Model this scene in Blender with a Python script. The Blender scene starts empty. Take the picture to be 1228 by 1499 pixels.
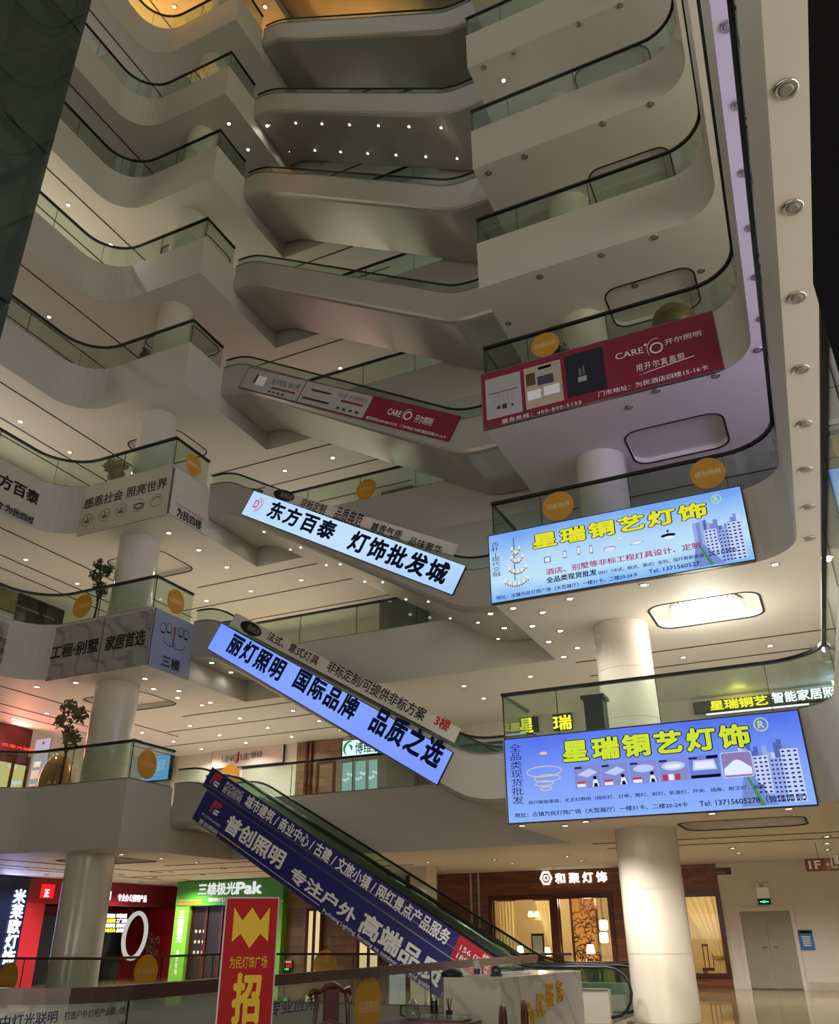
import bpy, bmesh, math, random
from mathutils import Vector, Matrix
from mathutils.geometry import tessellate_polygon
random.seed(7)
S = bpy.context.scene
COL = S.collection
PI = math.pi

# ------------------------------------------------------------ camera
FPX, PIT, ROL, YAW = 1227.92, 0.4664, -0.0095, 0.4337
CAM = Vector((0, 0, 1.53))
_fw = Vector((-math.sin(YAW)*math.cos(PIT), math.cos(YAW)*math.cos(PIT), math.sin(PIT)))
_r = Vector((math.cos(YAW), math.sin(YAW), 0)); _u = _r.cross(_fw)
_r2 = _r*math.cos(ROL)+_u*math.sin(ROL); _u2 = -_r*math.sin(ROL)+_u*math.cos(ROL)
cd = bpy.data.cameras.new('camera'); cam = bpy.data.objects.new('camera', cd); COL.objects.link(cam)
m = Matrix((( _r2.x, _u2.x, -_fw.x, CAM.x), (_r2.y, _u2.y, -_fw.y, CAM.y), (_r2.z, _u2.z, -_fw.z, CAM.z), (0, 0, 0, 1)))
cam.matrix_world = m
cd.sensor_fit = 'VERTICAL'; cd.sensor_height = 24; cd.lens = FPX/1499*24; cd.clip_start = 0.05; cd.clip_end = 500
S.camera = cam

# ------------------------------------------------------------ world, exposure, light levels
W = bpy.data.worlds.new('world'); S.world = W; W.use_nodes = True
W.node_tree.nodes['Background'].inputs[0].default_value = (0.95, 0.93, 0.88, 1)
W.node_tree.nodes['Background'].inputs[1].default_value = 0.42
S.view_settings.view_transform = 'Standard'; S.view_settings.look = 'None'
S.view_settings.exposure = 0.0; S.view_settings.gamma = 1.0
S.cycles.transparent_max_bounces = 24; S.cycles.max_bounces = 7; S.cycles.diffuse_bounces = 4
S.cycles.sample_clamp_indirect = 4.0; S.cycles.use_denoising = True
SPOT = 60.0                        # watts of a lit downlight

# ------------------------------------------------------------ building constants
FL0 = 5.0489
def zt(n): return FL0+(n-2)*4.5       # top of the balcony kerb of floor n
def zb(n): return zt(n)-1.6           # underside of floor n
def zf(n): return zt(n)-0.45          # walking level of floor n
X1, X0, YF, YB, XL, XR = -5.80, -15.66, 16.45, 20.97, -20.0, 0.60
ORD = {1: 'first', 2: 'second', 3: 'third', 4: 'fourth', 5: 'fifth', 6: 'sixth', 7: 'seventh', 8: 'eighth', 9: 'ninth', 10: 'tenth', 11: 'eleventh'}

def at(px, py, ax, val):              # the point seen at a pixel, on the plane ax = val
    d = _fw+_r2*((px-614)/FPX)-_u2*((py-749.5)/FPX)
    i = 'xyz'.index(ax)
    return CAM+d*((val-CAM[i])/d[i])

# ------------------------------------------------------------ materials
def lin(c):
    return tuple(((v/255)/12.92 if v/255 <= .04045 else ((v/255+.055)/1.055)**2.4) for v in c)
def srgb(h):
    return lin((int(h[0:2], 16), int(h[2:4], 16), int(h[4:6], 16)))
MATS = {}
def mat(name, col, rough=.5, metal=0, noise=.06, scale=6, spec=.5, coat=0):
    if name in MATS: return MATS[name]
    mt = bpy.data.materials.new(name); mt.use_nodes = True; nt = mt.node_tree; b = nt.nodes['Principled BSDF']
    c = srgb(col) if isinstance(col, str) else col
    b.inputs['Roughness'].default_value = rough; b.inputs['Metallic'].default_value = metal
    b.inputs['Specular IOR Level'].default_value = spec; b.inputs['Coat Weight'].default_value = coat
    if noise:
        tc = nt.nodes.new('ShaderNodeTexCoord'); nz = nt.nodes.new('ShaderNodeTexNoise'); nz.inputs['Scale'].default_value = scale
        nz.inputs['Detail'].default_value = 4
        rp = nt.nodes.new('ShaderNodeMix'); rp.data_type = 'RGBA'
        rp.inputs[6].default_value = tuple(v*(1-noise) for v in c)+(1,); rp.inputs[7].default_value = tuple(min(1, v*(1+noise)) for v in c)+(1,)
        nt.links.new(tc.outputs['Object'], nz.inputs['Vector']); nt.links.new(nz.outputs[0], rp.inputs[0]); nt.links.new(rp.outputs[2], b.inputs['Base Color'])
    else: b.inputs['Base Color'].default_value = c+(1,)
    MATS[name] = mt; return mt
def emi(name, col, s=1.0):
    if name in MATS: return MATS[name]
    mt = bpy.data.materials.new(name); mt.use_nodes = True; nt = mt.node_tree; nt.nodes.clear()
    o = nt.nodes.new('ShaderNodeOutputMaterial'); e = nt.nodes.new('ShaderNodeEmission')
    e.inputs[0].default_value = (srgb(col) if isinstance(col, str) else col)+(1,); e.inputs[1].default_value = s
    nt.links.new(e.outputs[0], o.inputs[0]); MATS[name] = mt; return mt
def glass(name, tint, refl=1.0, film=None):
    if name in MATS: return MATS[name]
    mt = bpy.data.materials.new(name); mt.use_nodes = True; nt = mt.node_tree; nt.nodes.clear()
    o = nt.nodes.new('ShaderNodeOutputMaterial'); t = nt.nodes.new('ShaderNodeBsdfTransparent'); g = nt.nodes.new('ShaderNodeBsdfGlossy')
    g.inputs['Roughness'].default_value = .02; g.inputs['Color'].default_value = (.9, .95, .92, 1)
    t.inputs[0].default_value = tint+(1,)
    lw = nt.nodes.new('ShaderNodeLayerWeight'); lw.inputs[0].default_value = .5
    pw = nt.nodes.new('ShaderNodeMath'); pw.operation = 'POWER'; pw.inputs[1].default_value = 4
    mu = nt.nodes.new('ShaderNodeMath'); mu.operation = 'MULTIPLY_ADD'; mu.inputs[1].default_value = .5*refl; mu.inputs[2].default_value = .03*refl
    mx = nt.nodes.new('ShaderNodeMixShader')
    nt.links.new(lw.outputs[1], pw.inputs[0]); nt.links.new(pw.outputs[0], mu.inputs[0]); nt.links.new(mu.outputs[0], mx.inputs[0]); nt.links.new(t.outputs[0], mx.inputs[1]); nt.links.new(g.outputs[0], mx.inputs[2])
    last = mx
    if film:
        d = nt.nodes.new('ShaderNodeBsdfDiffuse'); d.inputs[0].default_value = film[0]+(1,)
        m2 = nt.nodes.new('ShaderNodeMixShader'); m2.inputs[0].default_value = film[1]
        nt.links.new(mx.outputs[0], m2.inputs[1]); nt.links.new(d.outputs[0], m2.inputs[2]); last = m2
    nt.links.new(last.outputs[0], o.inputs[0]); MATS[name] = mt; return mt
def grad(name, stops, axis='Z', lo=0., hi=1., s=1.0):   # a printed, backlit face: colours along one local axis, in metres, with soft clouds
    mt = bpy.data.materials.new(name); mt.use_nodes = True; nt = mt.node_tree; nt.nodes.clear()
    o = nt.nodes.new('ShaderNodeOutputMaterial'); e = nt.nodes.new('ShaderNodeEmission'); e.inputs[1].default_value = s
    tc = nt.nodes.new('ShaderNodeTexCoord'); sp = nt.nodes.new('ShaderNodeSeparateXYZ'); mr = nt.nodes.new('ShaderNodeMapRange')
    mr.inputs[1].default_value = lo; mr.inputs[2].default_value = hi
    nz = nt.nodes.new('ShaderNodeTexNoise'); nz.inputs['Scale'].default_value = .9; nz.inputs['Detail'].default_value = 5
    ad = nt.nodes.new('ShaderNodeMath'); ad.operation = 'MULTIPLY_ADD'; ad.inputs[1].default_value = .5; 
    sb = nt.nodes.new('ShaderNodeMath'); sb.operation = 'SUBTRACT'; sb.inputs[1].default_value = .25
    cr = nt.nodes.new('ShaderNodeValToRGB'); el = cr.color_ramp.elements
    while len(el) < len(stops): el.new(.5)
    for k, (p, c) in enumerate(stops): el[k].position = p; el[k].color = srgb(c)+(1,)
    L = nt.links.new
    L(tc.outputs['Object'], sp.inputs[0]); L(sp.outputs['XYZ'.index(axis)], mr.inputs[0]); L(tc.outputs['Object'], nz.inputs['Vector'])
    L(nz.outputs[0], ad.inputs[0]); L(mr.outputs[0], ad.inputs[2]); L(ad.outputs[0], sb.inputs[0]); L(sb.outputs[0], cr.inputs[0])
    L(cr.outputs[0], e.inputs[0]); L(e.outputs[0], o.inputs[0]); return mt
def tiled(name, c1, c2, cm, sx, sy, rough, mortar=.004, plank=False, axis=None):
    mt = bpy.data.materials.new(name); mt.use_nodes = True; nt = mt.node_tree; b = nt.nodes['Principled BSDF']; L = nt.links.new
    tc = nt.nodes.new('ShaderNodeTexCoord'); mp = nt.nodes.new('ShaderNodeMapping')
    if axis == 'xz': mp.inputs['Rotation'].default_value = (PI/2, 0, 0)
    br = nt.nodes.new('ShaderNodeTexBrick'); br.inputs['Scale'].default_value = 1
    br.inputs['Color1'].default_value = srgb(c1)+(1,); br.inputs['Color2'].default_value = srgb(c2)+(1,); br.inputs['Mortar'].default_value = srgb(cm)+(1,)
    br.inputs['Mortar Size'].default_value = mortar; br.inputs['Brick Width'].default_value = sx; br.inputs['Row Height'].default_value = sy
    br.offset = .5 if plank else 0
    nz = nt.nodes.new('ShaderNodeTexNoise'); nz.inputs['Scale'].default_value = 1.2; nz.inputs['Detail'].default_value = 8; nz.inputs['Distortion'].default_value = 1.5
    mx = nt.nodes.new('ShaderNodeMix'); mx.data_type = 'RGBA'; mx.blend_type = 'MULTIPLY'; mx.inputs[0].default_value = .45
    L(tc.outputs['Object'], mp.inputs[0]); L(mp.outputs[0], br.inputs['Vector']); L(mp.outputs[0], nz.inputs['Vector'])
    L(br.outputs[0], mx.inputs[6]); L(nz.outputs[0], mx.inputs[7]); L(mx.outputs[2], b.inputs['Base Color'])
    b.inputs['Roughness'].default_value = rough
    return mt
def marble(name, base, vein, rough=.12, scale=1.5):
    if name in MATS: return MATS[name]
    mt = bpy.data.materials.new(name); mt.use_nodes = True; nt = mt.node_tree; b = nt.nodes['Principled BSDF']; L = nt.links.new
    tc = nt.nodes.new('ShaderNodeTexCoord'); wv = nt.nodes.new('ShaderNodeTexWave'); wv.inputs['Scale'].default_value = scale; wv.inputs['Distortion'].default_value = 9
    wv.inputs['Detail'].default_value = 5; wv.inputs['Detail Scale'].default_value = 1.6; wv.bands_direction = 'DIAGONAL'
    cr = nt.nodes.new('ShaderNodeValToRGB'); el = cr.color_ramp.elements
    el[0].position = 0; el[0].color = srgb(vein)+(1,); el[1].position = .35; el[1].color = srgb(base)+(1,)
    L(tc.outputs['Object'], wv.inputs[0]); L(wv.outputs[0], cr.inputs[0]); L(cr.outputs[0], b.inputs['Base Color']); b.inputs['Roughness'].default_value = rough
    MATS[name] = mt; return mt

M_PL = mat('plaster', 'beb9ae', .55, noise=.03, scale=2)
M_SOF = mat('soffit_paint', 'dcd8ce', .6, noise=.02, scale=2)
M_CLAD = mat('escalator_cladding', 'b6b3aa', .35, .35, noise=.03, scale=1)
M_GROOVE = mat('ceiling_groove', '2a2622', .7)
M_BLACK = mat('black_handrail', '0c0c0c', .35, noise=0)
M_DARK = mat('dark_metal', '1b1c1e', .4, .4)
M_CHROME = mat('chrome', 'c8c8c8', .15, 1, noise=0)
M_STEEL = mat('steel', '8b8c8c', .3, .9, noise=.03)
M_GLASS = glass('railing_glass', (.80, .87, .82), 1.2)
M_GLASSD = glass('shaft_glass', (.55, .63, .59), 1.6, ((.10, .13, .11), .3))
M_CLR = glass('clear_railing_glass', (.86, .90, .87), 1.0)
M_SHOPG = glass('shop_glass', (.92, .95, .94), .8)
M_FILM = glass('frosted_glass', (.72, .78, .74), 1.0, ((.60, .62, .57), .5))
M_COLM = marble('column_marble', 'd9d1c2', 'd2c9b9', .12, .12)
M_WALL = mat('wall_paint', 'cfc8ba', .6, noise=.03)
M_LAMP = emi('lamp_white', 'fff4e2', 9)
M_LAMPW = emi('lamp_warm', 'ffd79a', 7)
M_OFF = mat('lamp_off', '8d8a84', .3, noise=0)
M_STEP = mat('step_metal', '3a3b3c', .4, .7)
M_WOOD = tiled('wood_planks', '94552e', '6b3c1e', '3c2010', .9, .09, .35, .004, True, 'xz')
M_WOODF = mat('wood_frame', '4a1f10', .25, noise=.15, scale=10)
M_ROSE = mat('rosewood', '5a2413', .28, noise=.25, scale=14, coat=.3)
M_GOLD = mat('gold_letter', 'e6b422', .4, .05, noise=0)
M_WHITE = mat('white_print', 'f6f5f2', .6, noise=0)
M_STICK = mat('yellow_sticker', 'e2b446', .5, noise=.2, scale=5)
_n = M_STICK.node_tree; _t = _n.nodes.new('ShaderNodeBsdfTranslucent'); _t.inputs[0].default_value = srgb('efc24c')+(1,); _m = _n.nodes.new('ShaderNodeMixShader'); _m.inputs[0].default_value = .5
_n.links.new(_n.nodes['Principled BSDF'].outputs[0], _m.inputs[1]); _n.links.new(_t.outputs[0], _m.inputs[2]); _n.links.new(_m.outputs[0], _n.nodes['Material Output'].inputs[0])
M_LEAF = mat('leaf', '3b4a22', .6, noise=.3, scale=20)
M_LEAFY = mat('yellow_leaf', '9a8a3a', .6, noise=.3, scale=20)
M_BARK = mat('bark', '4c3a2a', .8, noise=.2)

# ------------------------------------------------------------ mesh helpers
def tag(o, label, cat, group=None):
    o['label'] = label; o['category'] = cat
    if group: o['group'] = group
    return o
def struct(o): o['kind'] = 'structure'; return o
def thing(name, label, cat, loc=(0, 0, 0), group=None):
    o = bpy.data.objects.new(name, None); o.empty_display_size = .1; COL.objects.link(o); o.location = loc
    return tag(o, label, cat, group)
def link(name, me, parent=None):
    o = bpy.data.objects.new(name, me); COL.objects.link(o)
    if parent: 
        o.parent = parent; o.location = -Vector(root_loc(parent))
    return o
def root_loc(o):
    v = Vector(o.location)
    while o.parent: o = o.parent; v += Vector(o.location)
    return v
class MB:
    def __init__(s): s.bm = bmesh.new(); s.mats = []
    def mi(s, mt):
        if mt not in s.mats: s.mats.append(mt)
        return s.mats.index(mt)
    def face(s, pts, mt=None):
        vs = [s.bm.verts.new(p) for p in pts]
        f = s.bm.faces.new(vs)
        if mt: f.material_index = s.mi(mt)
        return f
    def box(s, a, b, mt=None):
        x0, y0, z0 = a; x1, y1, z1 = b
        v = [s.bm.verts.new(p) for p in ((x0, y0, z0), (x1, y0, z0), (x1, y1, z0), (x0, y1, z0), (x0, y0, z1), (x1, y0, z1), (x1, y1, z1), (x0, y1, z1))]
        for q in ((3, 2, 1, 0), (4, 5, 6, 7), (0, 1, 5, 4), (1, 2, 6, 5), (2, 3, 7, 6), (3, 0, 4, 7)):
            f = s.bm.faces.new([v[i] for i in q])
            if mt: f.material_index = s.mi(mt)
        return s
    def obox(s, O, U, V, N, u0, v0, u1, v1, n0, n1, mt=None):     # box in a sign's own frame
        v = [s.bm.verts.new(O+U*u+V*w+N*n) for n in (n0, n1) for (u, w) in ((u0, v0), (u1, v0), (u1, v1), (u0, v1))]
        for q in ((3, 2, 1, 0), (4, 5, 6, 7), (0, 1, 5, 4), (1, 2, 6, 5), (2, 3, 7, 6), (3, 0, 4, 7)):
            f = s.bm.faces.new([v[i] for i in q])
            if mt: f.material_index = s.mi(mt)
        return s
    def tube(s, pts, r, n=8, mt=None, closed=False, ry=None):
        pts = [Vector(p) for p in pts]; rings = []; k = len(pts); up = None
        rad = r if isinstance(r, (list, tuple)) else [r]*k
        for i, p in enumerate(pts):
            a = pts[(i-1) % k] if (closed or i) else p; b = pts[(i+1) % k] if (closed or i < k-1) else p
            t = (b-a).normalized()
            if up is None:
                up = Vector((0, 0, 1)) if abs(t.z) < .9 else Vector((1, 0, 0))
            sd = t.cross(up).normalized(); u2 = sd.cross(t).normalized(); up = u2
            rings.append([s.bm.verts.new(p+sd*math.cos(2*PI*j/n)*rad[i]+u2*math.sin(2*PI*j/n)*(rad[i] if ry is None else ry)) for j in range(n)])
        m_ = s.mi(mt) if mt else 0
        for i in range(k if closed else k-1):
            A, B = rings[i], rings[(i+1) % k]
            for j in range(n):
                f = s.bm.faces.new((A[j], A[(j+1) % n], B[(j+1) % n], B[j])); f.material_index = m_; f.smooth = n > 4
        if not closed:
            for R in (list(reversed(rings[0])), rings[-1]):
                f = s.bm.faces.new(R); f.material_index = m_
        return s
    def lathe(s, c, prof, n=24, mt=None, smooth=True):
        c = Vector(c); m_ = s.mi(mt) if mt else 0
        rings = [[s.bm.verts.new(c+Vector((r*math.cos(2*PI*j/n), r*math.sin(2*PI*j/n), z))) for j in range(n)] for r, z in prof]
        for A, B in zip(rings, rings[1:]):
            for j in range(n):
                f = s.bm.faces.new((A[j], A[(j+1) % n], B[(j+1) % n], B[j])); f.material_index = m_; f.smooth = smooth
        for R in (list(reversed(rings[0])), rings[-1]):
            f = s.bm.faces.new(R); f.material_index = m_
            for e in f.edges: e.smooth = False
        return s
    def wall(s, pts, z0, z1, th, mt=None, side=0.):     # a thin upright band along a plan path
        P = [Vector((p[0], p[1])) for p in pts]; k = len(P); A = []; B = []
        for i in range(k):
            t = (P[min(i+1, k-1)]-P[max(i-1, 0)]).normalized(); nn = Vector((-t.y, t.x))
            if 0 < i < k-1:
                t1 = (P[i]-P[i-1]).normalized(); t2 = (P[i+1]-P[i]).normalized()
                d = max(.3, math.sqrt(max(0, (1+t1.dot(t2))/2))); nn = nn/d
            A.append(P[i]+nn*(side+th/2)); B.append(P[i]+nn*(side-th/2))
        m_ = s.mi(mt) if mt else 0
        R = [[s.bm.verts.new((q.x, q.y, z)) for q, z in ((A[i], z0), (B[i], z0), (B[i], z1), (A[i], z1))] for i in range(k)]
        for i in range(k-1):
            for j in range(4):
                f = s.bm.faces.new((R[i][j], R[i][(j+1) % 4], R[i+1][(j+1) % 4], R[i+1][j])); f.material_index = m_
        s.bm.faces.new(R[0]).material_index = m_; s.bm.faces.new(list(reversed(R[-1]))).material_index = m_
        return s
    def flat(s, outer, holes, z, mt=None, up=True):
        polys = [[Vector((x, y, 0)) for x, y in outer]]+[[Vector((x, y, 0)) for x, y in h] for h in holes]
        allp = [p for q in polys for p in q]
        vs = [s.bm.verts.new((p.x, p.y, z)) for p in allp]
        for t in tessellate_polygon(polys):
            a, b, c = (allp[i] for i in t)
            if ((b-a).cross(c-a)).length < 1e-9: continue
            n_ = (b-a).cross(c-a).z
            idx = t if (n_ > 0) == up else tuple(reversed(t))
            try: f = s.bm.faces.new([vs[i] for i in idx])
            except ValueError: continue
            if mt: f.material_index = s.mi(mt)
        return s
    def band(s, loop, z0, z1, mt=None):
        k = len(loop)
        for i in range(k):
            a, b = loop[i], loop[(i+1) % k]
            s.face(((a[0], a[1], z0), (b[0], b[1], z0), (b[0], b[1], z1), (a[0], a[1], z1)), mt)
        return s
    def mesh(s, mt=None, bevel=0):
        if bevel:
            bmesh.ops.bevel(s.bm, geom=[e for e in s.bm.edges], offset=bevel, segments=2, affect='EDGES', profile=.5)
        bmesh.ops.recalc_face_normals(s.bm, faces=s.bm.faces) if not getattr(s, 'keep', False) else None
        me = bpy.data.meshes.new('mesh'); s.bm.to_mesh(me); s.bm.free()
        for q in (s.mats or [mt]): me.materials.append(q)
        return me
    def build(s, name, mt=None, parent=None, bevel=0):
        return link(name, s.mesh(mt, bevel), parent)

def arc(cx, cy, r, a0, a1, n=8):
    return [(cx+r*math.cos(math.radians(a0+(a1-a0)*i/n)), cy+r*math.sin(math.radians(a0+(a1-a0)*i/n))) for i in range(n+1)]
def rrect(x0, y0, x1, y1, r, n=6):
    return arc(x1-r, y0+r, r, -90, 0, n)+arc(x1-r, y1-r, r, 0, 90, n)+arc(x0+r, y1-r, r, 90, 180, n)+arc(x0+r, y0+r, r, 180, 270, n)

# a sign's own frame: O bottom-left corner, U along, V up, N out towards the viewer
class Frame:
    def __init__(s, O, U, V): s.O = Vector(O); s.U = Vector(U).normalized(); s.V = Vector(V).normalized(); s.N = s.U.cross(s.V)
    def uv(s, P): d = Vector(P)-s.O; return d.dot(s.U), d.dot(s.V)
_TXT = {}
def text_mesh(body, bold=0., cs=1., ls=1., lw=1.):
    key = (body, bold, cs, ls)
    if key in _TXT: return _TXT[key]
    cu = bpy.data.curves.new('lettering', 'FONT'); cu.body = body; cu.offset = bold; cu.space_character = cs; cu.space_line = ls
    cu.align_x = 'CENTER' if '\n' in body else 'LEFT'; cu.resolution_u = 2 if len(body) > 8 else 3
    o = bpy.data.objects.new('lettering_curve', cu); COL.objects.link(o); bpy.context.view_layer.update()
    me = bpy.data.meshes.new_from_object(o.evaluated_get(bpy.context.evaluated_depsgraph_get()))
    bpy.data.objects.remove(o); bpy.data.curves.remove(cu)
    xs = [v.co.x for v in me.vertices]; ys = [v.co.y for v in me.vertices]
    P = [(v.co.x, v.co.y) for v in me.vertices]; F = [tuple(p.vertices) for p in me.polygons]; bpy.data.meshes.remove(me)
    _TXT[key] = (P, F, min(xs), max(xs), min(ys), max(ys)); return _TXT[key]
def letters(fr, body, box, mt, parent, n=.01, bold=0., cs=1., ls=1., name='lettering', grow=0., depth=0.):
    # lettering stretched into box = (u0, v0, u1, v1) of a frame; depth > 0 gives standing letters
    P, F, x0, x1, y0, y1 = text_mesh(body, 0., cs, ls)
    u0, v0, u1, v1 = box
    sx = (u1-u0+2*grow)/(x1-x0); sy = (v1-v0+2*grow)/(y1-y0)
    bm = bmesh.new()
    nb = 0 if bold < .012 or depth else (4 if bold < .024 else 8)      # heavier strokes: the same glyphs laid side by side
    for k in range(nb or 1):
        a = 2*PI*(k+.5)/nb if nb else 0; ox, oy = (math.cos(a)*bold, math.sin(a)*bold) if nb else (0, 0)
        vs = [bm.verts.new(fr.O+fr.U*(u0-grow+(x-x0)*sx+ox*sx)+fr.V*(v0-grow+(y-y0)*sy+oy*sy)+fr.N*(n+.0002*k)) for x, y in P]
        for f in F:
            try: bm.faces.new([vs[i] for i in f])
            except ValueError: pass
    if depth:
        ret = bmesh.ops.extrude_face_region(bm, geom=list(bm.faces))
        bmesh.ops.translate(bm, verts=[e for e in ret['geom'] if isinstance(e, bmesh.types.BMVert)], vec=fr.N*depth)
    me = bpy.data.meshes.new('lettering'); bm.to_mesh(me); bm.free(); me.materials.append(mt)
    return link(name, me, parent)
def pxbox(fr, ax, val, bl, tr):       # a box of a frame from two pixels of the photograph on that plane
    a = fr.uv(at(*bl, ax, val)); b = fr.uv(at(*tr, ax, val)); return (a[0], a[1], b[0], b[1])
def crop(ox, oy, w):
    k = w/1228
    return lambda a, b: (ox+a*k, oy+b*k)

# ============================================================ STRUCTURE
YN = -4.0
def xr(y): return .40+(15.45-y)*.0315      # the right-hand edge runs a little askew
VOID = [(xr(YN), YN)]+arc(-.6, 15.45, 1., 0, 90)+[(X1, YF), (X1, YB), (X0, YB), (X0, YF)]+list(reversed(arc(XL+1.25, YF-1.25, 1.25, 90, 180)))[::-1]+[(XL, YN)]
OUT = [(-30, -7), (9, -7), (9, 30), (-30, 30)]
COFR = rrect(-2.85, 18.0, -.5, 19.75, .38)
COFL = rrect(-19.9, 18.4, -17.6, 20.3, .38)
for n in range(2, 12):
    b = MB()
    cof = [COFR, COFL]
    b.flat(OUT, [VOID]+cof, zb(n), M_SOF, up=False)
    for c in cof:
        b.band(c, zb(n), zb(n)+.16, M_GROOVE if False else M_SOF); b.flat(c, [], zb(n)+.16, M_SOF, up=False)
    b.flat(OUT, [VOID], zf(n), marbleF := mat('gallery_floor', 'b6aea0', .25, noise=.08), up=True)
    b.band(VOID, zb(n), zf(n), M_PL); b.band(OUT, zb(n), zf(n), M_PL)
    b.keep = True
    bmesh.ops.remove_doubles(b.bm, verts=b.bm.verts, dist=1e-5)
    struct(b.build('floor'))
    # upstand kerb above the walking level, open where the escalators land
    i1 = VOID.index((X1, YF)); i2 = VOID.index((X0, YF))
    k = MB()
    e = .1
    k.wall(VOID[:i1+1]+[(X1, 18.15)], zf(n), zt(n), .2, M_PL, side=-.1)
    k.wall([(X1, 20.93), (X1, YB), (X0, YB), (X0, 20.93)], zf(n), zt(n), .2, M_PL, side=-.1)
    k.wall([(X0, 18.15), (X0, YF)]+VOID[i2+1:], zf(n), zt(n), .2, M_PL, side=-.1)
    struct(k.build('trim'))
    if n < 11:
        g = MB()
        z = zb(n)
        for x in (-20.75, -22.4, -23.25): g.box((x-.025, 2, z-.012), (x+.025, 26.9 if x < -23 else 24, z+.01))
        for y, xa, xb in ((21.6, -18.6, -12), (23.25, -20.6, -12), (25.2, -23.2, -12), (21.45, -5.4, 4.5), (22.9, -5.4, 4.5)):
            g.box((xa, y-.025, z-.012), (xb, y+.025, z+.01))
        for c in cof: g.wall(c+[c[0]], z-.008, z+.01, .05)
        struct(g.build('trim', M_GROOVE))
# walls
def wallbox(name, a, b, mt): return struct(MB().box(a, b).build(name, mt))
for n in range(2, 11):
    z0, z1 = zf(n), zb(n+1)
    wallbox('wall_back', (-24.6, 27.0, z0), (6, 27.25, z1), M_WALL)
    wallbox('wall_left', (-24.85, -6, z0), (-24.6, 27.25, z1), M_WALL)
    wallbox('wall_right', (6, -6, z0), (6.25, 27.25, z1), M_WALL)
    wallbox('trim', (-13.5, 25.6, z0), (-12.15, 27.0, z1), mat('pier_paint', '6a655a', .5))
# ground floor with the opening down to the basement
XP = -5.60
PIT = arc(XP-.6, 6.2, .6, -90, 0, 6)+[(XP, YB), (X0, YB), (X0, YF), (-20, YF), (-20, 5.6)]
M_FLOOR = tiled('polished_stone', 'a08a68', '8c7452', '5c4a34', 1.6, .8, .06, .008)
G0 = [(-34, -8), (16, -8), (16, 40), (-34, 40)]
b = MB(); b.flat(G0, [PIT], 0, M_FLOOR); b.band(PIT, -.9, 0, M_PL); b.flat(G0, [PIT], -.9, M_PL, up=False); b.band(G0, -.9, 0, M_PL); b.keep = True
struct(b.build('floor'))
struct(MB().box((-34, -8, -5.2), (16, 40, -5.0)).build('floor', mat('basement_floor', '9a948a', .2)))
wallbox('wall_back', (-34, 25, -5), (16, 25.2, -.9), M_WALL); wallbox('wall_left', (-24.2, -8, -5), (-24, 25, -.9), M_WALL)
# ground-floor walls
YW = 30.0
# columns
def column(cx, cy, r):
    b = MB(); segs = [(0, zb(2))]+[(zf(n), zb(n+1)) for n in range(2, 11)]
    for a, c in segs:
        h = (c-a)/3
        for q in range(3):
            z0, z1 = a+h*q, a+h*(q+1)
            b.lathe((cx, cy, 0), [(r, z0+.004), (r, z1-.004)], 40, M_COLM)
    b.lathe((cx, cy, 0), [(r-.01, 0), (r-.01, zb(11))], 40, M_COLM)
    return struct(b.build('column'))
column(-3.66, 19.06, .63); column(-17.72, 17.72, .60)

# ============================================================ RAILINGS
def railing(name_lbl, path, z0, h=.93, splits=2.0, group='glass balustrades', hr=.04, mt=M_GLASS, hm=None, stickers=(), hz=.03):
    cx = sum(p[0] for p in path)/len(path); cy = sum(p[1] for p in path)/len(path)
    t = thing('glass_railing', name_lbl, 'railing', (cx, cy, z0), group)
    P = [Vector((x, y)) for x, y in path]
    # resample the path into panels
    segs = []; cur = [P[0]]; acc = 0
    for i in range(len(P)-1):
        a, b_ = P[i], P[i+1]; L = (b_-a).length; d = 0
        corner = i > 0 and (P[i]-P[i-1]).normalized().dot((b_-a).normalized()) < .3
        if corner and len(cur) > 1: segs.append(cur); cur = [a]; acc = 0
        while acc+(L-d) > splits+.4:
            st = max(.02, splits-acc); q = a+(b_-a)*((d+st)/L); d += st
            cur.append(q); segs.append(cur); cur = [q]; acc = 0
        acc += L-d
        if (b_-cur[-1]).length > 1e-4: cur.append(b_)
    if len(cur) > 1: segs.append(cur)
    for k_, sg in enumerate(segs):                        # drop points that almost coincide
        cl_ = [sg[0]]
        for p_ in sg[1:-1]:
            if (p_-cl_[-1]).length > .04 and (p_-sg[-1]).length > .04: cl_.append(p_)
        segs[k_] = cl_+[sg[-1]]
    segs = [sg for sg in segs if (sg[-1]-sg[0]).length > .05]
    for sg in segs:
        s0 = sg[0]+(sg[1]-sg[0]).normalized()*.006; s1 = sg[-1]-(sg[-1]-sg[-2]).normalized()*.006
        q = [s0]+sg[1:-1]+[s1]
        MB().wall(q, z0, z0+h-hz, .014, side=-.05).build('glass_panel', mt, t)
    for sg in segs[1:]:
        MB().wall([sg[0]-(sg[1]-sg[0]).normalized()*.006, sg[0]+(sg[1]-sg[0]).normalized()*.006], z0, z0+h-hz, .02, side=-.05).build('glass_joint', M_DARK, t)
    b = MB(); b.wall(path, z0+h-hz, z0+h+hz, hr*2, side=-.05); b.build('handrail', hm or M_BLACK, t)
    bb = MB(); bb.wall(path, z0-.0, z0+.03, .05, side=-.05); bb.build('base_channel', M_STEEL, t)
    return t
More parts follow.
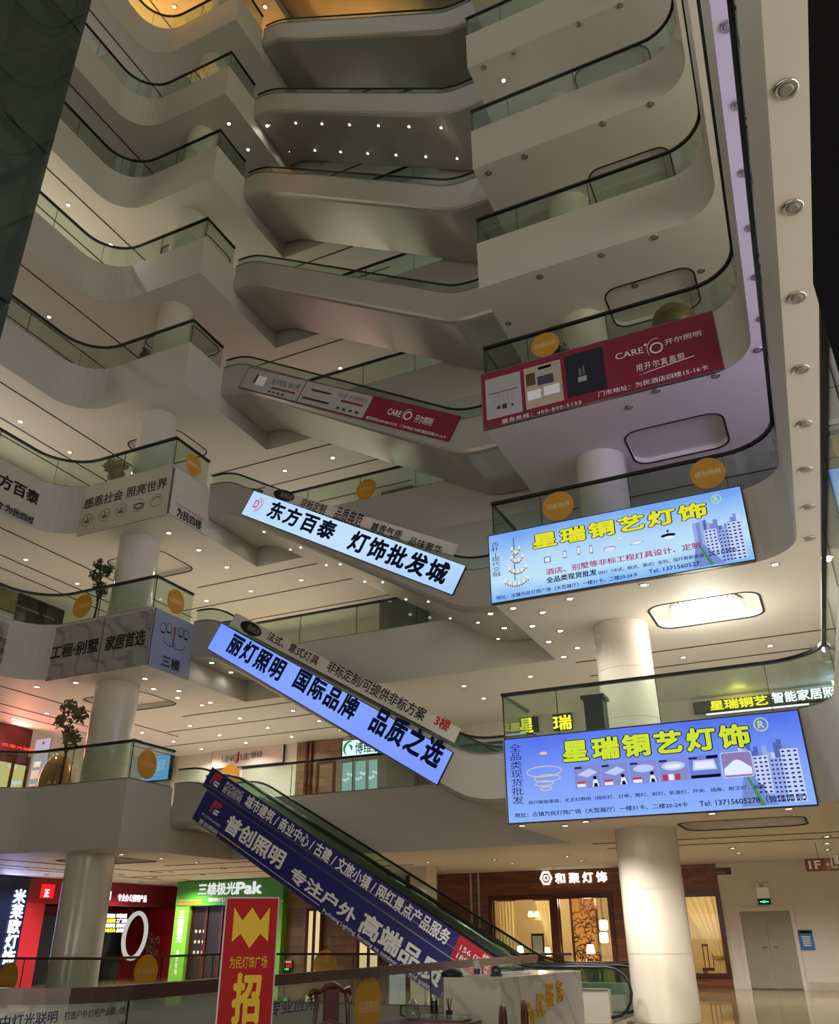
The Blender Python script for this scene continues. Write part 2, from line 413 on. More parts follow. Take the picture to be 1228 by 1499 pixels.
def sticker(parent, P, axis, r=.34):
    P = Vector(P); U = Vector((1, 0, 0)) if axis == 'y' else Vector((0, 1, 0)); V = Vector((0, 0, 1)); N = U.cross(V)
    b = MB(); n = 28
    f = [P+N*.012+U*math.cos(2*PI*i/n)*r+V*math.sin(2*PI*i/n)*r for i in range(n)]
    b.face(f); g = [p-N*.004 for p in f]; b.face(list(reversed(g)))
    for i in range(n): b.face((f[i], g[i], g[(i+1) % n], f[(i+1) % n]))
    o = b.build('sticker', M_STICK, parent); o['label'] = 'round yellow sticker on the glass'
    fr = Frame(P, U, V); letters(fr, '招商热线', (-r*.75, -r*.16, r*.75, r*.2), mat('sticker_print', 'efd9a0', .5, noise=0), o, .018, .01)
    return o
RL = {}; RR = {}; RB = {}
i2 = VOID.index((X0, YF)); i1 = VOID.index((X1, YF))
for n in range(2, 11):
    left = [(X0, 18.1), (X0, YF)]+VOID[i2+1:-1]+[(XL, 6.5)]
    RL[n] = railing('glass balustrade with black handrail along the left gallery on the %s floor' % ORD[n], left, zt(n))
    right = [(xr(4.7), 4.7)]+VOID[1:i1+1]+[(X1, 18.1)]
    RR[n] = railing('glass balustrade with black handrail around the right corner gallery on the %s floor' % ORD[n], right, zt(n))
    RB[n] = railing('glass balustrade behind the escalators along the rear gallery on the %s floor' % ORD[n], [(X1-.06, YB), (X0+.06, YB)], zt(n))
for par, q, ax, v in ((RL[2], (215, 1119), 'x', X0), (RL[3], (121, 887), 'y', YF), (RL[3], (257, 881), 'x', X0), (RL[4], (283, 681), 'x', X0),
                      (RR[4], (798, 505), 'y', YF), (RR[3], (817, 741), 'y', YF), (RR[3], (1036, 693), 'y', YF), (RB[4], (536, 716), 'y', YB), (RB[2], (336, 1137), 'y', YB)):
    sticker(par, at(*q, ax, v), ax, .36)

# ============================================================ ESCALATORS
EY0, EY1 = 18.18, 20.90
def epath(n, xa=None, xb=None):
    za = zf(n); zl = zf(n-1) if n > 2 else 0.0
    if n > 2: return [(X0+.02, za), (-14.95, za), (-7.2, zl), (X1-.02, zl)]
    return [(X0+.02, za), (-14.75, za), (-6.45, zl), (-4.55, zl)]
def smooth_path(P, r=.5, n=5):
    P = [Vector(p) for p in P]; out = [P[0]]
    for i in range(1, len(P)-1):
        a = (P[i-1]-P[i]).normalized(); c = (P[i+1]-P[i]).normalized(); q0 = P[i]+a*r; q1 = P[i]+c*r
        for k in range(n+1):
            t = k/n; out.append(q0*(1-t)**2+P[i]*2*t*(1-t)+q1*t*t)
    out.append(P[-1]); return out
def escalator(n):
    P = epath(n); sp = smooth_path(P)
    lab = {2: 'lowest escalator with blue banners running down to the ground floor', 3: 'escalator between third and second floors with blue-lit sign box', 4: 'escalator between fourth and third floors with pale blue lit sign box',
           5: 'escalator between fifth and fourth floors carrying red and grey poster strip'}.get(n, 'plain pale escalator running down from the %s floor to the floor below' % ORD[n] if n != 8 else 'escalator under the eighth floor with two rows of small lights underneath')
    t = thing('escalator', lab, 'escalator', (P[1][0], (EY0+EY1)/2, P[1][1]), 'escalators stacked across the atrium')
    sec = [(EY0, .55), (EY0, -.42), (EY0+.05, -.5), (EY0+.14, -.55), (EY1-.14, -.55), (EY1-.05, -.5), (EY1, -.42), (EY1, .55), (EY1-.2, .55), (EY1-.2, -.12), (EY0+.2, -.12), (EY0+.2, .55)]
    if n == 2: sec = [(y, z if z > 0 else z*1.0) for y, z in sec]
    b = MB(); rings = []
    for q in sp:
        zlow = -.55
        rings.append([b.bm.verts.new((q.x, y, max(q.y+z, .0 if n == 2 else -99))) for y, z in sec])
    k = len(sec)
    for A, B in zip(rings, rings[1:]):
        for j in range(k):
            if len({A[j].co.to_tuple(4), A[(j+1) % k].co.to_tuple(4), B[(j+1) % k].co.to_tuple(4), B[j].co.to_tuple(4)}) >= 3:
                b.bm.faces.new((A[j], A[(j+1) % k], B[(j+1) % k], B[j]))
    b.bm.faces.new(rings[0]); b.bm.faces.new(list(reversed(rings[-1])))
    b.build('cladding', M_CLAD, t)
    # steps, in two lanes
    for y0, y1 in ((EY0+.32, EY0+1.28), (EY1-1.28, EY1-.32)):
        s = MB(); x = P[0][0]
        a, c = Vector(P[1]), Vector(P[2]); N = int((c.x-a.x)/.4); dx = (c.x-a.x)/N; dz = (c.y-a.y)/N
        s.box((P[0][0], y0, a.y-.06), (a.x, y1, a.y))
        for i in range(N):
            z = a.y+dz*(i+1); s.box((a.x+dx*i, y0, z+dz-.03), (a.x+dx*(i+1), y1, z))
        s.box((c.x, y0, max(c.y-.06, .0)), (P[3][0], y1, c.y+.005))
        s.build('steps', M_STEP, t)
    ext = []
    for y in (EY0+.1, (EY0+EY1)/2-.09, (EY0+EY1)/2+.09, EY1-.1):
        g = MB(); R = []
        for q in sp:
            R.append([g.bm.verts.new((q.x, y+o, q.y+z)) for o, z in ((-.008, .4), (.008, .4), (.008, .9), (-.008, .9))])
        for A, B in zip(R, R[1:]):
            for j in range(4): g.bm.faces.new((A[j], A[(j+1) % 4], B[(j+1) % 4], B[j]))
        g.bm.faces.new(R[0]); g.bm.faces.new(list(reversed(R[-1])))
        g.build('balustrade_glass', M_GLASS, t)
        h = [Vector((q.x, y, q.y+.93)) for q in sp]
        e0 = h[0]; lo = h[-1]
        xe = lo.x+(.0 if n > 2 else .0)
        loop = [Vector((lo.x+.42*math.sin(a), y, lo.z-.42+.42*math.cos(a))) for a in [PI*i/8 for i in range(1, 9)]]
        top = [Vector((e0.x-.25*math.sin(a), y, e0.z-.25+.25*math.cos(a))) for a in [PI*i/8 for i in range(8, 0, -1)]] if False else []
        if n > 2: loop = [Vector((lo.x+.30*math.sin(a), y, lo.z-.30+.30*math.cos(a))) for a in [PI*i/8 for i in range(1, 5)]]
        else:
            lp = [q for q in loop]
            gg = MB(); ctr = None; pts = [lo]+lp
            for o, rev in ((-.008, 0), (.008, 1)):
                fp = [Vector((p.x, y+o, p.z)) for p in pts]; gg.face(fp if not rev else list(reversed(fp)))
            gg.build('newel_glass', M_CLR, t)
        MB().tube(top+h+loop, .04, 8, ry=.03).build('handrail', M_BLACK, t)
    # thin bright skirting strip along the foot of the front glass
    sk = MB(); sk.tube([Vector((q.x, EY0-.005, q.y+.56)) for q in sp], .018, 6); sk.build('skirting_strip', M_STEEL, t)
    return t
ESC = {n: escalator(n) for n in range(2, 11)}

# ============================================================ DOWNLIGHTS
def dl_meshes():
    b = MB(); b.lathe((0, 0, 0), [(.055, -.004), (.085, -.02), (.10, -.012), (.10, .0), (.055, .002)], 16); ring = b.mesh(M_CHROME)
    b = MB(); b.lathe((0, 0, 0), [(.06, -.012), (.06, .0)], 16); lens = b.mesh(M_LAMP)
    b = MB(); b.lathe((0, 0, 0), [(.06, -.012), (.06, .0)], 16); lensw = b.mesh(M_LAMPW)
    b = MB(); b.lathe((0, 0, 0), [(.045, -.022), (.06, -.012), (.06, .0)], 16); off = b.mesh(M_OFF)
    return ring, lens, lensw, off
D_RING, D_LENS, D_LENSW, D_OFF = dl_meshes()
DLTS = {}
def downlight(P, label, group, kind='on', size=1., power=1., col=(1, .95, .87)):
    t = thing('downlight', label, 'ceiling light', P, group); t.scale = (size,)*3
    for nm, me in (('trim_ring', D_RING), ('lens', {'on': D_LENS, 'warm': D_LENSW, 'off': D_OFF}[kind])):
        o = bpy.data.objects.new(nm, me); COL.objects.link(o); o.parent = t
    P = Vector(P)
    if min((P.xy-Vector(q)).length for q in ((-3.66, 19.06), (-17.72, 17.72))) < 1.9: power = 0    # those beside a column stay dim
    if kind != 'off' and power > 0:
        key = (kind, power, col)
        if key not in DLTS:
            ld = bpy.data.lights.new('bulb', 'SPOT'); ld.energy = SPOT*power; ld.spot_size = math.radians(150); ld.spot_blend = .6; ld.shadow_soft_size = .06; ld.color = col
            DLTS[key] = ld
        o = bpy.data.objects.new('bulb', DLTS[key]); COL.objects.link(o); o.parent = t; o.location = (0, 0, -.04)
    return t
def lights(n, pxs, where, **kw):
    for q in pxs:
        P = at(*q, 'z', zb(n)); P.z += (.158 if (-2.8 < P.x < -.55 and 18.05 < P.y < 19.7) or (-19.85 < P.x < -17.65 and 18.45 < P.y < 20.25) else -.002)
        if X0 < P.x < X1 and P.y < YB: P = at(*q, 'z', zf(n)-.552); kw2 = dict(kw, power=.1)      # set in the landing of an escalator
        else: kw2 = kw
        downlight(P, 'small glowing downlight in the %s' % where if kw.get('kind', 'on') != 'off' else 'small unlit chrome downlight in the %s' % where, 'downlights in the %s' % where, **kw2)
lights(2, [(1042, 1190), (1154, 1183), (1072, 1241), (1081, 1248), (1210, 1224), (1210, 1234), (1211, 1243), (724, 1258), (750, 1263), (830, 1253), (851, 1259), (626, 1262), (764, 1208), (827, 1208), (857, 1202)],
       'ground floor ceiling beneath the right gallery', power=4.5)
lights(2, [(178, 1250), (236, 1256), (288, 1262), (36, 1271), (68, 1280), (178, 1280), (227, 1284), (206, 1290), (250, 1276), (297, 1280), (271, 1287), (327, 1271)], 'ground floor ceiling beneath the left gallery', power=7)
lights(3, [(751, 890), (718, 898), (794, 896), (779, 916), (834, 876), (942, 856), (1134, 826), (738, 919), (820, 923), (803, 939), (845, 948), (825, 961), (1127, 945), (1000, 962), (776, 990), (802, 1010), (708, 1022), (679, 1004), (1015, 984), (1133, 969)],
       'ceiling beneath the right side of the third floor', power=1.6)
lights(3, [(111, 999), (54, 1005), (212, 993), (225, 1008), (262, 1011), (260, 1021), (296, 1032), (308, 1028), (69, 1044), (20, 1052), (208, 1072), (278, 1062), (254, 1085), (295, 1096), (321, 1076), (338, 984), (310, 970),
           (351, 1051), (429, 1040), (467, 1055), (392, 1065), (322, 1075), (360, 1087), (427, 1078), (499, 1068)], 'ceiling beneath the left and rear of the third floor', power=2.4)
lights(4, [(367, 865), (441, 849), (332, 830), (302, 879), (38, 819), (113, 854), (247, 780), (291, 805)], 'ceiling beneath the left and rear of the fourth floor', power=4)
lights(5, [(30, 617), (102, 662), (487, 670), (417, 689)], 'ceiling beneath the left and rear of the fifth floor', power=3)
lights(6, [(72, 464), (498, 539)], 'ceiling beneath the left and rear of the sixth floor', power=4)
lights(7, [(100, 300), (162, 358)], 'ceiling beneath the left gallery of the seventh floor', power=3)
lights(7, [(737, 118)], 'ceiling beneath the right gallery of the seventh floor', power=3)
lights(8, [(335, 181), (363, 219), (391, 184)], 'ceiling beneath the left gallery of the eighth floor', power=.8)
lights(10, [(255, 10), (323, 8), (388, 10)], 'warm-lit ceiling beneath the tenth floor', kind='warm', power=2.5, col=(1, .72, .38), size=1.3)
lights(3, [(1150, 130), (1160, 303), (1166, 435), (1172, 540), (1177, 620), (1179, 687), (1183, 742), (1184, 788)], 'long soffit under the third-floor right gallery', kind='off', size=1.1)
lights(4, [(1064, 38), (1080, 153), (1090, 252), (1099, 333), (1107, 405), (1114, 466), (1109, 512), (1047, 550), (960, 572), (920, 596)], 'soffit under the fourth-floor right gallery', kind='off')
lights(5, [(1026, 396), (930, 425), (880, 373), (958, 347), (790, 405), (744, 473)], 'soffit under the fifth-floor right gallery', kind='off')
lights(6, [(882, 181), (952, 152), (768, 229), (715, 253)], 'soffit under the sixth-floor right gallery', kind='off')
lights(7, [(848, 35), (907, 8), (751, 79), (708, 99)], 'soffit under the seventh-floor right gallery', kind='off')
# two rows of small lights on the underside of two of the escalators
def under_esc(n, rows, size, power):
    P = epath(n); a, c = Vector(P[1]), Vector(P[2])
    for y, xs in rows:
        for x in xs:
            z = (a.y if x < a.x else a.y+(c.y-a.y)*(x-a.x)/(c.x-a.x))-.553
            downlight((x, y, z), 'tiny bright spotlight under the escalator beneath the %s floor' % ORD[n], 'spotlights under the escalator beneath the %s floor' % ORD[n], size=size, power=power)
under_esc(8, ((18.75, [-15.2+i*1.25 for i in range(7)]), (20.2, [-15.2+i*1.25 for i in range(7)])), .8, .10)
under_esc(4, ((18.75, [-15.2+i*1.35 for i in range(7)]), (20.2, [-15.2+i*1.35 for i in range(7)])), .6, .10)
#PART2
# ============================================================ BACKLIT SIGNS AND BANNERS
def sign(name, label, cat, ax, val, bl, tr, face, frame=None, depth=.12, U=None, V=(0, 0, 1), br=None, group=None, fname='printed_face', border=.02):
    # a flat sign: bl / tr / br are the corners as seen in the photograph on the plane ax = val
    if U is None: U = (1, 0, 0) if ax == 'y' else (0, 1, 0)
    O = at(*bl, ax, val)
    fr = Frame(O, U, V)
    w, h = fr.uv(at(*tr, ax, val))
    t = thing(name, label, cat, O, group); fr.w, fr.h = w, h; fr.ax, fr.val = ax, val
    MB().obox(fr.O, fr.U, fr.V, fr.N, -border, -border, w+border, h+border, -depth, -.004).build('sign_box', frame or M_STEEL, t)
    b = MB(); b.face([fr.O+fr.U*u+fr.V*v for u, v in ((0, 0), (w, 0), (w, h), (0, h))]); b.keep = True
    o = link(fname, b.mesh(face), None)
    # keep the face's own axes along the sign so its print stays with it
    o.data.transform(Matrix.Translation(-fr.O)); o.parent = t
    return t, fr
def rot_sign(name, label, cat, val, tl, tr_, bl, face, frame=None, depth=.1, group=None, fname='printed_face', border=.015):
    A, B, C_ = at(*tl, 'y', val), at(*tr_, 'y', val), at(*bl, 'y', val)
    U = (B-A).normalized(); V = Vector((-U.z, 0, U.x)); h = (A-C_).dot(V); w = (B-A).length
    O = A-V*h; fr = Frame(O, U, V); fr.w, fr.h = w, h; fr.ax, fr.val = 'y', val
    t = thing(name, label, cat, O, group)
    MB().obox(fr.O, fr.U, fr.V, fr.N, -border, -border, w+border, h+border, -depth, -.004).build('sign_box', frame or M_STEEL, t)
    b = MB(); b.face([fr.O+fr.U*u+fr.V*v for u, v in ((0, 0), (w, 0), (w, h), (0, h))]); b.keep = True
    o = link(fname, b.mesh(face), None); o.data.transform(Matrix.Translation(-fr.O)); o.parent = t
    return t, fr
def T(t, fr, body, bl, tr, mt, c=None, n=.008, bold=.015, **kw):
    if c: bl, tr = c(*bl), c(*tr)
    return letters(fr, body, pxbox(fr, fr.ax, fr.val, bl, tr), mt, t, n, bold, **kw)
def px_uv(fr, q): return fr.uv(at(*q, fr.ax, fr.val))
def print_rects(t, fr, rects, name, n=.006, lab=None):     # flat printed patches: (u0, v0, u1, v1, material)
    b = MB()
    for u0, v0, u1, v1, mt in rects:
        b.face([fr.O+fr.U*u+fr.V*v+fr.N*n for u, v in ((u0, v0), (u1, v0), (u1, v1), (u0, v1))], mt)
    b.keep = True
    o = b.build(name, None, t)
    if lab: o['label'] = lab
    return o
def ring(b, fr, u, v, ru, rv, th, mt, n=.008, a0=0, a1=360, k=28):
    for i in range(k):
        A, B = math.radians(a0+(a1-a0)*i/k), math.radians(a0+(a1-a0)*(i+1)/k)
        b.face([fr.O+fr.U*(u+math.cos(q)*(ru+d))+fr.V*(v+math.sin(q)*(rv+d))+fr.N*n for q, d in ((A, 0), (B, 0), (B, th), (A, th))], mt)
def disc(b, fr, u, v, ru, rv, mt, n=.007, k=24):
    b.face([fr.O+fr.U*(u+math.cos(2*PI*i/k)*ru)+fr.V*(v+math.sin(2*PI*i/k)*rv)+fr.N*n for i in range(k)], mt)

E_YEL = emi('print_yellow_green', 'd3e83a', .95); E_NAVY = emi('print_navy', '1c2a63', .8); E_DK = emi('print_black', '10182e', .6)
E_MAG = emi('print_magenta', 'b0256a', .9); E_WHT = emi('print_white', 'e4ecff', 1.0); E_SKYL = emi('print_pale_sky', 'b9cdfb', 1.0)
E_BLD = [emi('print_tower_a', '9fb4ee', .9), emi('print_tower_b', '7d93d8', .9), emi('print_tower_c', 'c9d8fb', .95), emi('print_tower_d', '5a72c4', .85)]
E_WIN = emi('print_window', '2f3f96', .7); E_GREEN = emi('print_green', '4f9a63', .8); E_TILE = emi('print_tile', '8d92d8', .9); E_TILE2 = emi('print_tile_b', '7a86d6', .9)
E_RED = emi('print_red', 'c43a55', .9); E_GOLD = emi('print_gold', 'd9c9a0', 1.0); E_GREY = emi('print_grey', '8f98b8', .9); E_STEEL = emi('print_steel', '6d7486', .8)
def city(t, fr, u0, v0, u1, v1, seed=1):
    rnd = random.Random(seed); b = MB(); H = v1-v0
    u = u0
    while u < u1-.06:                                   # a far row of pale towers
        w = rnd.uniform(.05, .09); h = rnd.uniform(.62, .80)
        b.face([fr.O+fr.U*p+fr.V*q+fr.N*.004 for p, q in ((u, v0+H*.35), (min(u+w, u1), v0+H*.35), (min(u+w, u1), v0+H*h), (u, v0+H*h))], rnd.choice(E_BLD)); u += w*.9
    for (a, w, top, mt) in ((.22, .26, .60, E_BLD[2]), (.50, .22, .56, E_BLD[0]), (.70, .30, .66, E_BLD[2])):
        ua, ub = u0+(u1-u0)*a, min(u1, u0+(u1-u0)*(a+w)); vt = v0+H*top; vb = v0+H*(.02 if a > .4 else .14)
        b.face([fr.O+fr.U*p+fr.V*q+fr.N*.005 for p, q in ((ua, vb), (ub, vb), (ub, vt), (ua, vt))], mt)
        nc = max(3, int((ub-ua)/.075)); nr = int((vt-vb)/.07)
        for i in range(nc):
            for j in range(nr):
                p0 = ua+(ub-ua)*(i+.2)/nc; p1 = ua+(ub-ua)*(i+.72)/nc; q0 = vb+(vt-vb)*(j+.2)/nr; q1 = vb+(vt-vb)*(j+.62)/nr
                b.face([fr.O+fr.U*p+fr.V*q+fr.N*.006 for p, q in ((p0, q0), (p1, q0), (p1, q1), (p0, q1))], E_WIN)
    b.face([fr.O+fr.U*p+fr.V*q+fr.N*.0055 for p, q in ((u0-.1, v0), (u0+.5, v0), (u0+.18, v0+H*.35), (u0+.02, v0+H*.42))], E_BLD[1])
    b.face([fr.O+fr.U*p+fr.V*q+fr.N*.0058 for p, q in ((u0+.22, v0), (u0+.3, v0), (u0+.06, v0+H*.42), (u0+.03, v0+H*.42))], E_GREEN)
    b.keep = True
    o = b.build('city_picture', None, t); o['label'] = 'printed picture of blue city towers'
YS = 16.32
# --- lower right light box (second floor)
F1 = grad('sky_print_blue', [(0, '8db4fb'), (.35, '86a6fa'), (.7, '6f8ff6'), (1, '5674ea')], 'Z', 0, 1.6, 1.0)
c2 = crop(700, 920, 528)
t, fr = sign('light_box_sign', 'large blue backlit sign with yellow lettering on the second-floor balcony front at lower right', 'sign', 'y', YS, (745, 1205), (1167, 1040), F1, M_DARK, .11)
fr.w = px_uv(fr, (1186, 1177))[0]
for body, bl, tr in (('星瑞铜艺灯饰', (293, 455), (912, 325)),):
    T(t, fr, body, bl, tr, E_DK, c2, n=.005, bold=.085, cs=1.22, name='letter_outline'); T(t, fr, body, bl, tr, E_YEL, c2, n=.010, bold=.045, cs=1.22)
u, v = px_uv(fr, c2(962, 327)); b = MB(); ring(b, fr, u, v, .105, .105, .018, E_YEL); b.keep = True; b.build('registered_ring', None, t)
letters(fr, 'R', (u-.05, v-.06, u+.05, v+.06), E_YEL, t, .01, .02)
T(t, fr, '全\n品\n类\n现\n货\n批\n发', (117, 600), (145, 392), E_NAVY, c2, bold=.01)
T(t, fr, '现代智能家居、无主灯照明（线形灯、灯带、筒灯、射灯、轨道灯、开关、插座、耐卫灯、浴霸', (172, 600), (975, 530), E_NAVY, c2, bold=.02)
T(t, fr, '地址：古镇为民灯饰广场（大型展厅）一楼31卡、二楼20-24卡', (125, 645), (712, 590), E_NAVY, c2, bold=.02)
T(t, fr, 'Tel: 13715605278（微信同号）', (755, 608), (1115, 560), E_NAVY, c2, bold=.02)
b = MB()
for k, (a0, a1, b0, b1) in enumerate(((332, 412, 545, 462), (425, 507, 538, 455), (522, 606, 530, 447), (622, 708, 522, 438), (724, 816, 512, 428))):
    u0, v0 = px_uv(fr, c2(a0, b0)); u1, v1 = px_uv(fr, c2(a1, b1)); P = lambda pts, n, mt: b.face([fr.O+fr.U*(u0+(u1-u0)*p)+fr.V*(v0+(v1-v0)*q)+fr.N*n for p, q in pts], mt)
    P(((0, 0), (1, 0), (1, 1), (0, 1)), .004, E_TILE if k < 4 else E_TILE2)
    P(((.02, .86), (.3, .86), (.3, .95), (.02, .95)), .006, E_NAVY)
    if k < 3:
        P(((.1, .6), (.5, .45), (.9, .65), (.6, .85)) if k < 2 else [(.5+.38*math.cos(i*PI/8), .66+.17*math.sin(i*PI/8)) for i in range(16)], .006, E_SKYL)
        P([(.78+.07*math.cos(i*PI/6), .42+.08*math.sin(i*PI/6)) for i in range(12)], .006, E_DK); P(((.66, .02), (.92, .02), (.86, .33), (.72, .33)), .006, E_WHT); P(((.72, .02), (.88, .02), (.84, .18), (.74, .18)), .007, E_DK)
        P(((.08, .2), (.4, .2), (.4, .28), (.08, .28)), .006, E_RED); P(((.08, .04), (.4, .04), (.4, .18), (.08, .18)), .006, E_WHT)
    elif k == 3:
        P([(.5+.42*math.cos(i*PI/8), .66+.2*math.sin(i*PI/8)) for i in range(16)], .0055, E_SKYL); P([(.5+.3*math.cos(i*PI/8), .64+.1*math.sin(i*PI/8)) for i in range(16)], .006, E_WHT)
        for j in range(4): P(((.08+.22*j, .03), (.26+.22*j, .03), (.26+.22*j, .3), (.08+.22*j, .3)), .006, (E_RED, E_WHT, E_RED, E_GREY)[j])
    else:
        P(((.02, 0), (.98, 0), (.98, .14), (.02, .14)), .006, E_DK); P(((.1, .35), (.9, .35), (.84, .8), (.16, .8)), .006, E_SKYL); P(((.16, .42), (.84, .42), (.8, .72), (.2, .72)), .007, E_WHT); P(((.6, .84), (.98, .84), (.98, .98), (.6, .98)), .006, E_DK)
b.keep = True; b.build('product_pictures', None, t)
u0, v0 = px_uv(fr, c2(838, 508)); u1, v1 = px_uv(fr, c2(925, 418)); b = MB()
b.face([fr.O+fr.U*x+fr.V*y+fr.N*.008 for x, y in rrect(u0-.015, v0-.015, u1+.015, v1+.015, .05)], E_SKYL); b.face([fr.O+fr.U*x+fr.V*y+fr.N*.010 for x, y in rrect(u0, v0, u1, v1, .05)], emi('print_mauve', '9a86c0', .85))
b.face([fr.O+fr.U*(u0+(u1-u0)*p)+fr.V*(v0+(v1-v0)*q)+fr.N*.012 for p, q in ((.03, .08), (.97, .08), (.96, .35), (.62, .66), (.5, .7), (.38, .66), (.04, .35))], E_WHT)
b.keep = True; b.build('lamp_picture', None, t)
b = MB(); 
for (a, bb, r_, sq) in ((225, 487, .34, .26), (235, 510, .25, .22), (225, 528, .17, .22), (232, 545, .10, .25)):
    u, v = px_uv(fr, c2(a, bb)); ring(b, fr, u, v, r_, r_*sq, .018, E_GOLD)
u, v = px_uv(fr, c2(222, 425)); disc(b, fr, u, v, .08, .03, E_GOLD)
b.keep = True; b.build('pendant_lamp_picture', None, t)
u0, v0 = px_uv(fr, c2(918, 600)); city(t, fr, u0, .03, px_uv(fr, (1184, 1177))[0], 1.42, 3)
# --- upper right light box (third floor)
F2 = grad('sky_print_pale', [(0, '7fb6f4'), (.3, 'bfe4fb'), (.6, 'b4d8fb'), (1, '76a8f2')], 'Z', 0, 1.55, 1.0)
c1 = crop(680, 640, 548)
t, fr = sign('light_box_sign', 'pale blue backlit sign with yellow lettering and chandelier picture on the third-floor balcony front', 'sign', 'y', YS, (720, 883), (1083, 712), F2, M_DARK, .11)
T(t, fr, '星瑞铜艺灯饰', (228, 367), (785, 212), E_DK, c1, n=.005, bold=.085, cs=1.22, name='letter_outline'); T(t, fr, '星瑞铜艺灯饰', (228, 367), (785, 212), emi('print_yellow', 'e9e733', .95), c1, n=.010, bold=.045, cs=1.22)
u, v = px_uv(fr, c1(825, 203)); b = MB(); ring(b, fr, u, v, .085, .085, .015, E_YEL); b.keep = True; b.build('registered_ring', None, t); letters(fr, 'R', (u-.04, v-.05, u+.04, v+.05), E_YEL, t, .01, .02)
T(t, fr, '古\n朴\n|\n现\n代\n交\n融', (92, 460), (113, 342), E_NAVY, c1, bold=.0)
T(t, fr, '酒店、别墅等非标工程灯具设计、定制', (268, 453), (772, 343), E_MAG, c1, bold=.02)
T(t, fr, '全品类现货批发', (270, 480), (432, 432), E_NAVY, c1, bold=.03)
T(t, fr, '铜灯（中式、欧式、美式）系列、现代智能家居、无主灯照明', (440, 452), (890, 362), E_NAVY, c1, bold=.02)
T(t, fr, '地址：古镇为民灯饰广场（大型展厅）一楼31卡、二楼20-24卡', (105, 535), (567, 443), E_NAVY, c1, bold=.02)
T(t, fr, 'Tel: 1371560527', (605, 448), (770, 407), E_NAVY, c1, bold=.02)
b = MB()                                                  # printed tiered chandelier
for a, bb, w, k in ((172, 480, .52, 11), (175, 440, .38, 9), (172, 405, .26, 7), (168, 378, .17, 5)):
    u, v = px_uv(fr, c1(a, bb))
    for i in range(k):
        x = -w/2+w*i/(k-1); y = .10*(2*abs(x)/w)**2
        disc(b, fr, u+x, v+y, .030, .045, E_GOLD if i % 2 else E_WHT, .006, 10); disc(b, fr, u+x, v+y-.055, .018, .03, E_STEEL, .0055, 8)
    ring(b, fr, u, v+.10, w/2, .16, .012, E_GOLD, .005, 180, 360, 20)
u0, v0 = px_uv(fr, c1(166, 470)); u1, v1 = px_uv(fr, c1(160, 330)); b.face([fr.O+fr.U*x+fr.V*y+fr.N*.0045 for x, y in ((u0-.012, v0), (u0+.012, v0), (u1+.012, v1), (u1-.012, v1))], E_STEEL)
b.keep = True; b.build('chandelier_picture', None, t)
b = MB()
for a, bb, w, h in ((272, 402, .15, .14), (328, 385, .08, .17), (374, 372, .07, .2), (415, 368, .07, .2)):
    u, v = px_uv(fr, c1(a, bb)); b.face([fr.O+fr.U*x+fr.V*y+fr.N*.006 for x, y in rrect(u-w/2, v-h/2, u+w/2, v+h/2, .02)], E_STEEL); b.face([fr.O+fr.U*x+fr.V*y+fr.N*.007 for x, y in rrect(u-w*.36, v-h*.38, u+w*.36, v+h*.38, .015)], E_WHT)
u, v = px_uv(fr, c1(476, 366)); disc(b, fr, u, v, .13, .05, E_STEEL, .006); disc(b, fr, u, v-.008, .115, .04, E_WHT, .007)
for a, bb, w in ((510, 332, .17), (565, 347, .24)):
    u, v = px_uv(fr, c1(a, bb)); q = ((-1, -.1), (.15, -.32), (1, .12), (-.1, .34))
    b.face([fr.O+fr.U*(u+x*w*.62)+fr.V*(v+y*w*.62)+fr.N*.006 for x, y in q], E_STEEL); b.face([fr.O+fr.U*(u+x*w*.54)+fr.V*(v+y*w*.54)+fr.N*.007 for x, y in q], E_WHT)
u, v = px_uv(fr, c1(668, 322)); disc(b, fr, u, v, .15, .04, E_DK, .006); disc(b, fr, u, v-.05, .11, .035, E_WHT, .007); disc(b, fr, u, v+.1, .03, .02, E_DK, .006); b.face([fr.O+fr.U*x+fr.V*y+fr.N*.006 for x, y in ((u-.008, v), (u+.008, v), (u+.008, v+.1), (u-.008, v+.1))], E_DK)
b.keep = True; b.build('lamp_pictures', None, t)
u0, v0 = px_uv(fr, c1(770, 430)); city(t, fr, u0, .03, px_uv(fr, (1096, 820))[0], 1.3, 5)
